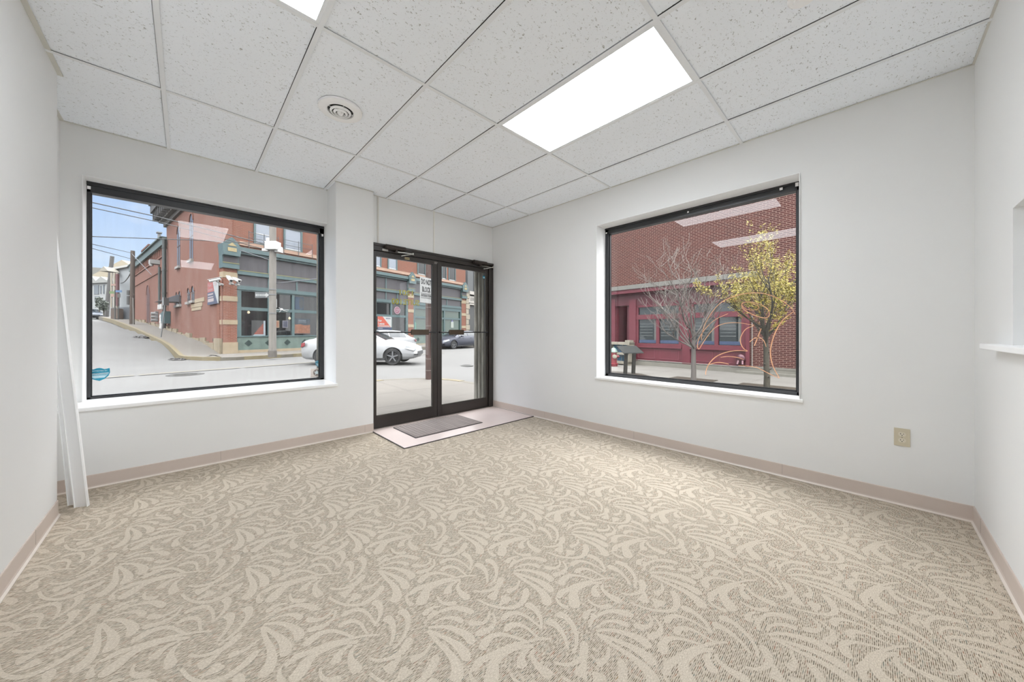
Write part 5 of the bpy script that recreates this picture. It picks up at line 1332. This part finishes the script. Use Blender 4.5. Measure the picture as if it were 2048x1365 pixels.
# posters of the restaurant window
def poster(x0, y0, x1, y1, label, base, extras=(), words=()):
    s0, z1 = FRONT.sz(x0, y0, -.05); s1, z0 = FRONT.sz(x1, y1, -.05)
    r = empty('window_poster', ffr(FRONT, s0, s1, z0, z1, -.05), label=label, cat='poster')
    hx, hz = (s1 - s0) / 2, (z1 - z0) / 2; Uc, Nn = FRONT.u, FRONT.n
    m = MB(); m.obox((0, 0, 0), Uc * hx, YX * hz, Nn * .006); m.build('sheet', base, r)
    for i, (nm, mt_, pts) in enumerate(extras):
        m = MB(); m.fan([Uc * (a * hx) + YX * (b * hz) + Nn * (.008 + .002 * i) for a, b in pts]); m.build(nm, mt_, r)
    if words:
        m = MB()
        for t, a, b, h_, w_ in words: m.text(t, Uc * (a * hx) + YX * (b * hz) + Nn * .02, Uc, YX, h_ * hz, .001, width=w_ * hx)
        m.build('wording', plain('poster_pale', (186, 200, 212)), r)
food = plain('food_picture', (168, 112, 84), rough=0.5, var=0.5, scale=14); foodr = plain('food_red', (158, 72, 52), var=0.45, scale=12)
pts_r = [(-1, -.95), (1, -.95), (1, .2), (.3, .1), (-.2, .25), (-1, .2)]
poster(588, 637, 620, 668, 'restaurant poster with pale lettering over a spread of food', plain('poster_navy', (58, 72, 84), var=0.2), [('food_picture', food, pts_r)], [('AGORA', 0, .72, .22, .95), ('OF FLAVORS', 0, .47, .12, 1.0)])
poster(503, 641, 531, 673, 'white poster with a red triangle of food, low in the first shop window', plain('poster_dark', (44, 46, 48)), [('white_margin', plain('poster_white', (190, 204, 212)), [(.7, .98), (.98, .98), (.98, -.98), (-.98, -.98), (-.6, -.75), (.7, -.75)]), ('food_picture', foodr, [(.68, .7), (.68, -.74), (-.7, -.74)])])
poster(549, 641.5, 558.5, 656, 'small framed picture of food right of the grey pole', plain('frame_tan', (190, 170, 140)), [('picture', food, [(-.8, -.8), (.8, -.8), (.8, .8), (-.8, .8)])])
poster(565, 641.5, 576, 656, 'small framed blue picture in the middle shop window', plain('frame_pale', (150, 148, 156)), [('picture', plain('picture_blue', (60, 64, 92), var=0.3, scale=20), [(-.8, -.8), (.8, -.8), (.8, .8), (-.8, .8)])])
poster(590, 594, 607, 620, 'tall blue poster with an oval label in the upper shop pane', plain('poster_blue', (40, 74, 104), var=0.2), [('oval_label', plain('label_dark', (70, 74, 76)), [(.45 + .5 * math.cos(t * PI / 8), .9 * math.sin(t * PI / 8)) for t in range(16)])])
for (px, py, lab) in [(829, 652, 'small green lit notice in the green shop bay'), (905, 650, 'pale notice in the glass of the last green bay')]:
    s_, z_ = FRONT.sz(px, py); r = empty('window_notice', FRONT.P(s_, -.04, z_), label=lab, cat='notice')
    m = MB(); m.obox((0, 0, 0), FRONT.u * .2, YX * .3, FRONT.n * .006); m.build('sheet', plain('notice_mint' if px < 880 else 'notice_white', (128, 206, 176) if px < 880 else (206, 216, 206), var=0.2, scale=9), r)
    m = MB(); m.obox(YX * .45 + FRONT.n * .003, FRONT.u * .12, YX * .16, FRONT.n * .004); m.build('upper_sheet', plain('notice_blue', (150, 150, 200), var=0.2), r)
# white ceiling fan glimpsed in the middle shop window
s_, z_ = FRONT.sz(562.5, 619.5); r = empty('ceiling_fan', FRONT.P(s_, .02, z_), label='white fan with drooping blades in the middle shop window', cat='fan')
m = MB(); m.lathe((0, 0, 0), [(0, .08), (.08, .05), (.09, -.03), (0, -.06)], 16); m.build('hub', out_white, r, smooth=True)
for a in (0.15, 1.9, 2.95, 4.4, 5.6):
    d = FRONT.u * math.cos(a) + YX * math.sin(a) * .35; m = MB(); m.obox(d * .24 - YX * .03, d * .17, FRONT.n * .05, YX * .012); m.build('blade', out_white, r)

# ------------------------------------------------------------------ houses up the hill
def clad(name, col): return plain(name, col, rough=0.8, var=0.05, scale=2)
def pd(px, py, d): return at(px, py, d)
def block(name, label, px0, px1, pyt, pyb, d, thick, wallm, roof=None, roofm=None, wins=(), base=None, winm=None):
    "house seen up the hill: front across the view at depth d"
    c = pd((px0 + px1) / 2, pyb, d); hw_ = (px1 - px0) / 2 / FPX * d; hh_ = (pyb - pyt) / FPX * d
    r = empty(name, c, label=label, cat='house')
    m = MB(); m.prism([RT * -hw_ - YX * 3, RT * hw_ - YX * 3, RT * hw_ + YX * hh_, RT * -hw_ + YX * hh_], FW * thick); m.build('wall', wallm, r)
    if roof:
        m = MB(); q = [RT * ((a - (px0 + px1) / 2) / FPX * d) + YX * ((pyb - b) / FPX * d) for a, b in roof]
        m.prism([p_ + FW * -.3 for p_ in q], FW * (thick + .5)); m.build('roof', roofm, r)
    if base:
        m = MB(); m.prism([RT * -hw_ - YX * 3, RT * hw_ - YX * 3, RT * hw_ + YX * ((pyb - base) / FPX * d), RT * -hw_ + YX * ((pyb - base) / FPX * d)], FW * -.12); m.build('foundation', clad('foundation_grey', (146, 152, 160)), r)
    for (a0, b0, a1, b1) in wins:
        m = MB(); q = [RT * ((a - (px0 + px1) / 2) / FPX * d) + YX * ((pyb - b) / FPX * d) - FW * .02 for a, b in [(a0, b1), (a1, b1), (a1, b0), (a0, b0)]]
        m.prism(q, FW * -.05); m.build('window', winm or dark_glass('house_window', (112, 124, 136), 0.1), r)
    return r
r = block('white_house', 'white sided house with grey foundation left of the thick brown pole', 226, 268, 536, 636, 41, 9, clad('siding_white', (206, 212, 216)), [(222, 541), (232, 536), (270, 529), (270, 533), (232, 540), (222, 545)], clad('roof_white', (226, 226, 222)), base=615)
m = MB(); d = 40.8; c = r.location
m.prism([pd(222, 546, d) - c, pd(231, 537, d) - c, pd(240, 546, d) - c], FW * -1.2); m.build('porch_gable', clad('porch_gable', (196, 190, 176)), r)
m = MB()
for a in (223, 229, 234): m.cyl(pd(a, 616, 39.8) - c, pd(a, 546, 39.8) - c, .09)
m.build('porch_post', clad('post_cream', (214, 204, 186)), r)
m = MB(); m.prism([pd(222, 594, 39.7) - c, pd(233, 594, 39.7) - c, pd(233, 584, 39.7) - c, pd(222, 584, 39.7) - c], FW * .1); m.prism([pd(222, 572, 39.7) - c, pd(233, 572, 39.7) - c, pd(233, 568, 39.7) - c, pd(222, 568, 39.7) - c], FW * .1); m.build('porch_rail', clad('rail_pink', (198, 164, 150)), r)
m = MB(); m.prism([pd(231, 612, 39.6) - c, pd(235, 612, 39.6) - c, pd(235, 548, 39.6) - c, pd(231, 548, 39.6) - c], FW * .2); m.build('shutter', clad('shutter_maroon', (126, 80, 82)), r)
r = empty('brown_fence', pd(228, 633, 40), label='brown wooden fence box below the white porch up the hill', cat='fence')
m = MB(); m.prism([RT * -.38 - YX * .3, RT * .42 - YX * .3, RT * .42 + YX * .92, RT * -.38 + YX * .92], FW * .6); m.build('boards', plain('fence_brown', (112, 90, 76), var=0.15), r)
block('tan_house', 'tan gabled house rising behind the white one', 182, 262, 552, 620, 62, 14, clad('tan_wall', (208, 196, 168)), [(176, 557), (247, 521), (264, 531), (264, 560), (176, 560)], clad('tan_roof', (212, 200, 174)), wins=[(245, 526, 247, 530)], winm=dark_glass('gable_window', (130, 100, 90), 0.3))
block('victorian_house', 'pale grey bay-windowed house at the left window edge', 172, 214, 560, 622, 52, 9, clad('siding_pale', (204, 208, 208)), [(172, 562), (188, 553), (196, 563), (206, 554), (217, 561), (217, 566), (172, 568)], clad('roof_pale', (190, 192, 188)), wins=[(189, 571, 198, 589), (201, 572, 203, 588), (207, 570, 209, 588), (190, 593, 199, 604)])
for (x0, x1, y0, y1, d, lab) in [(194, 203, 598, 616, 47, 'dark leafy shrub beside the parked car up the hill'), (202, 213, 605, 622, 45, 'green shrub left of the farthest pole')]:
    c = pd((x0 + x1) / 2, y1 + 3, d); r = empty('shrub', c, label=lab, cat='shrub'); rr = random.Random(x0); m = MB(); w_ = (x1 - x0) / 2 / FPX * d; h_ = (y1 - y0) / FPX * d
    for i in range(420):
        a = rr.random() * 6.28; q = math.sqrt(rr.random()) * w_; z_ = rr.random() * h_ + .3; o_ = RT * math.cos(a) * q + FW * math.sin(a) * q + YX * z_; dd = Vector((rr.gauss(0, 1), rr.gauss(0, 1), rr.gauss(0, 1))).normalized(); e_ = dd.orthogonal().normalized()
        m.add([o_, o_ + dd * .12 + e_ * .08, o_ + dd * .24, o_ + dd * .12 - e_ * .08], [(0, 1, 2, 3)])
    m.build('foliage', plain('shrub_green', (92, 104, 88), var=0.3, scale=4), r)
    m = MB(); m.cyl((0, 0, -.4), (0, 0, h_ * .7), .06); m.build('stem', bark2, r)
m = MB(); hp = [(-60, 0), (-30, 5), (-10, 9), (5, 8), (22, 4), (45, 0)]
c = pd(195, 560, 150)
m.prism([c + RT * a + YX * (b - 12 if b == 0 else b - 3) for a, b in hp], FW * 30)
o = m.build('hill', plain('distant_hill', (150, 150, 142), var=0.15, scale=.1)); tag(o, kind='structure')

# ------------------------------------------------------------------ cars
tyre = plain('tyre', (38, 38, 40), rough=0.8, var=0.1); rimm = plain('alloy_rim', (186, 188, 192), rough=0.3, metal=0.6, var=0.04); cgl = dark_glass('car_glass', (52, 60, 66), 0.03); trim_k = plain('car_trim_black', (40, 42, 44), rough=0.5)
tail_m = plain('tail_lamp_red', (186, 42, 52), rough=0.25, var=0.05); head_m = plain('head_lamp', (220, 226, 230), rough=0.15, var=0.03)
def car(name, loc, az, col, label, L=4.65, Wd=1.82, H=1.45, rough=0.25, metal=0.3):
    "sedan: front towards +X of its own frame"
    r = empty(name, loc, rz=PI / 2 - math.radians(az), label=label, cat='car')
    paint = plain('paint_' + name + '_%d_%d_%d' % col, col, rough=rough, metal=metal, var=0.02, spec=0.6)
    hl = L / 2; k = L / 4.65; hw_ = Wd / 2
    # stations: x, underside, shoulder height, centre-top height, half width at belt
    st = [(-2.325, .42, .72, .78, .62), (-2.28, .30, .88, .93, .74), (-2.10, .24, .98, 1.03, .84), (-1.75, .22, 1.01, 1.07, .89), (-1.35, .20, 1.00, 1.07, .905), (-.9, .19, .98, 1.05, .91), (-.2, .19, .96, 1.03, .91), (.5, .19, .94, 1.01, .91), (1.05, .19, .92, 1.00, .905), (1.5, .20, .86, .95, .89), (1.95, .22, .76, .84, .84), (2.2, .26, .66, .72, .74), (2.325, .40, .52, .56, .58)]
    ring = lambda x, zb, zs, zt, w_: [(x, 0, zb), (x, w_ * .86, zb), (x, w_ * .97, zb + .1), (x, w_, zb + (zs - zb) * .45), (x, w_ * .985, zs - .12), (x, w_ * .93, zs), (x, w_ * .6, zt), (x, 0, zt + .01)]
    m = MB(); n = 8; full = []
    for s_ in st:
        h_ = ring(*s_); full.append([(a * k, b * Wd / 1.82, c) for a, b, c in h_] + [(a * k, -b * Wd / 1.82, c) for a, b, c in h_[-2:0:-1]])
    nn = len(full[0])
    for f_ in full: m.v += f_
    for i in range(len(full) - 1):
        for j in range(nn): m.f.append((i * nn + j, i * nn + (j + 1) % nn, (i + 1) * nn + (j + 1) % nn, (i + 1) * nn + j)); m.m.append(0)
    m.f.append(tuple(range(nn))); m.f.append(tuple((len(full) - 1) * nn + j for j in range(nn - 1, -1, -1))); m.m += [0, 0]
    body = m.build('body', paint, r, smooth=True)
    WX = (-1.38 * k, 1.40 * k); R0 = .335
    cm = MB()
    for x in WX:
        for sg in (-1, 1): cm.cyl((x, sg * (hw_ - .24), R0), (x, sg * (hw_ + .3), R0), R0 + .055, n=28)
    cut = cm.build('cut', trim_k, r)
    md = body.modifiers.new('w', 'BOOLEAN'); md.object = cut; md.operation = 'DIFFERENCE'; md.solver = 'EXACT'
    bpy.context.view_layer.update()
    me = bpy.data.meshes.new_from_object(body.evaluated_get(bpy.context.evaluated_depsgraph_get()))
    body.modifiers.clear(); body.data = me; bpy.data.objects.remove(cut)
    # cabin
    cab_ = [(-1.95, .98, 1.00, .70, .80), (-1.15, .98, H - .04, .60, .82), (-.35, .97, H, .60, .84), (.25, .96, H - .03, .60, .84), (1.12, .93, .98, .70, .80)]
    m = MB(); f2 = []
    for x, zb, zt, wt, wb in cab_:
        wb_ = wb * hw_ / .91; wt_ = wt * hw_ / .91
        f2.append([(x * k, wb_, zb), (x * k, wb_ - (wb_ - wt_) * .55, zb + (zt - zb) * .6), (x * k, wt_, zt - .015), (x * k, wt_ * .6, zt + .015), (x * k, 0, zt + .02), (x * k, -wt_ * .6, zt + .015), (x * k, -wt_, zt - .015), (x * k, -wb_ + (wb_ - wt_) * .55, zb + (zt - zb) * .6), (x * k, -wb_, zb)])
    for f_ in f2: m.v += f_
    for i in range(4):
        for j in range(8): m.f.append((i * 9 + j, i * 9 + j + 1, (i + 1) * 9 + j + 1, (i + 1) * 9 + j)); m.m.append(0)
    m.build('cabin', paint, r, smooth=True)
    def lerp(a, b, t): return tuple(p + (q - p) * t for p, q in zip(a, b))
    def S_(i, j, t, out=.012):
        q = Vector(lerp(f2[i][j], f2[i + 1][j], t)); q.y += out * (1 if q.y > 0 else -1); q.z += .004; return q
    for sg, (jb, jm, jt) in ((1, (0, 1, 2)), (-1, (8, 7, 6))):
        for (i0, t0, i1, t1, tt0, tt1) in ((1, -.42, 1, .9, .1, .9), (2, .02, 3, .62, .02, .02)):
            def pt(x_, lev):
                # point on the side of the cabin at station x_, level 0..1
                for i in range(4):
                    a, b = f2[i], f2[i + 1]
                    if a[0][0] <= x_ <= b[0][0] + 1e-6:
                        t = (x_ - a[0][0]) / (b[0][0] - a[0][0]); lo = Vector(lerp(a[jb], b[jb], t)); mi_ = Vector(lerp(a[jm], b[jm], t)); hi = Vector(lerp(a[jt], b[jt], t))
                        q = lo.lerp(mi_, lev * 2) if lev < .5 else mi_.lerp(hi, lev * 2 - 1)
                        q.y += sg * .014; return q
                return Vector((x_, sg * hw_, 1))
            xa, xb = ((-1.45 * k, -.28 * k) if i0 == 1 else (-.2 * k, .72 * k))
            xs_ = [xa + (xb - xa) * q / 6 for q in range(7)]
            m = MB()
            for q in xs_: m.v += [tuple(pt(q, .12)), tuple(pt(q, .5)), tuple(pt(q, .88))]
            for q in range(6):
                for w3 in (0, 1): m.f.append((q * 3 + w3, q * 3 + w3 + 1, q * 3 + w3 + 4, q * 3 + w3 + 3)); m.m.append(0)
            m.build('side_window', cgl, r, smooth=True)
    for (i, ta, tb, nm) in ((3, .12, .92, 'windscreen'), (0, .12, .92, 'rear_window')):
        m = MB()
        for t in (ta, (ta + tb) / 2, tb):
            for j in (2, 3, 4, 5, 6):
                q = Vector(lerp(f2[i][j], f2[i + 1][j], t)); q.y *= .93; q.z += .016; q.x += .012 * (1 if i == 3 else -1); m.v.append(tuple(q))
        for a in range(2):
            for b in range(4): m.f.append((a * 5 + b, a * 5 + b + 1, (a + 1) * 5 + b + 1, (a + 1) * 5 + b)); m.m.append(0)
        m.build(nm, cgl, r, smooth=True)
    for x in WX:
        for sg in (-1, 1):
            y = sg * (hw_ - .13)
            m = MB(); m.lathe((x, y, R0), [(R0 - .11, -.1), (R0 - .02, -.105), (R0, -.08), (R0, .08), (R0 - .02, .105), (R0 - .11, .1), (R0 - .11, -.1)], 32, axis=(0, 1, 0)); w_ = m.build('wheel', tyre, r, smooth=True)
            m = MB(); m.lathe((x, y + sg * .05, R0), [(R0 - .105, -.06), (R0 - .105, .05), (R0 - .125, .05), (R0 - .13, -.02)], 28, axis=(0, 1, 0))
            for q in range(5):
                a = q * 2 * PI / 5 + .3; d = Vector((math.cos(a), 0, math.sin(a))); e_ = Vector((-math.sin(a), 0, math.cos(a)))
                m.obox(Vector((x, y + sg * .085, R0)) + d * .115, d * .105, e_ * .022, Vector((0, .012, 0)))
            m.cyl((x, y + sg * .06, R0), (x, y + sg * .1, R0), .045, n=14); m.build('rim', rimm, w_)
            m = MB(); m.cyl((x, y - sg * .02, R0), (x, y + sg * .01, R0), R0 - .12, n=24); m.build('brake_disc', trim_k, w_)
    for sg in (-1, 1):
        m = MB(); m.prism([(-2.33 * k, sg * .5, .70), (-2.30 * k, sg * .74, .72), (-2.06 * k, sg * .895, .78), (-2.06 * k, sg * .885, .92), (-2.26 * k, sg * .76, .88), (-2.315 * k, sg * .5, .84)], (0, sg * .012, 0.0)); m.build('tail_lamp', tail_m, r)
        m = MB(); m.prism([(2.28 * k, sg * .55, .56), (2.22 * k, sg * .76, .58), (1.9 * k, sg * .9, .68), (1.95 * k, sg * .86, .78), (2.2 * k, sg * .72, .70), (2.27 * k, sg * .55, .66)], (0, sg * .012, 0.0)); m.build('head_lamp', head_m, r)
        m = MB(); m.obox((.62 * k, sg * (hw_ + .09), 1.0), (.09, 0, 0), (0, .09, 0), (0, 0, .06)); m.build('wing_mirror', paint, r, bevel=.02)
        m = MB(); m.obox((0.1 * k, sg * (hw_ - .01), .24), (1.0 * k, 0, 0), (0, .02, 0), (0, 0, .05)); m.build('sill', trim_k, r)
        m = MB()
        for x in (-.55, .35): m.obox((x * k, sg * (hw_ + .005), .86), (.08, 0, 0), (0, .012, 0), (0, 0, .012))
        m.build('door_handle', paint, r)
    m = MB(); m.obox((-2.335 * k, 0, .62), (.01, 0, 0), (0, .26, 0), (0, 0, .06)); m.build('number_plate', sig_w, r)
    m = MB(); m.obox((2.3 * k, 0, .46), (.03, 0, 0), (0, .5, 0), (0, 0, .08)); m.build('grille', trim_k, r)
    return r
def zst(x, y): return street_z(x, y)
car('car', (5.55, 14.85, zst(5.55, 14.85)), 131, (214, 216, 218), 'white sedan crossing the road, nearest of the cars outside', L=4.6, rough=0.3, metal=0.1)
car('car', (8.1, 19.9, zst(8.1, 19.9)), 255, (206, 209, 212), 'silver sedan behind the nearest white car, its red tail lamp showing', L=4.7, rough=0.3, metal=0.2)
car('car', (16.4, 23.7, zst(16.4, 23.7)), 256.7, (92, 96, 112), 'dark slate-blue sedan parked at the far curb behind the right door leaf', L=4.75)
q = at(185, 632, 50); s_, o_ = side_st(q.x, q.y)
car('car', (q.x, q.y, zst(q.x, q.y)), 168, (96, 106, 122), 'dark blue car facing down the hill at the left window edge', L=4.5)
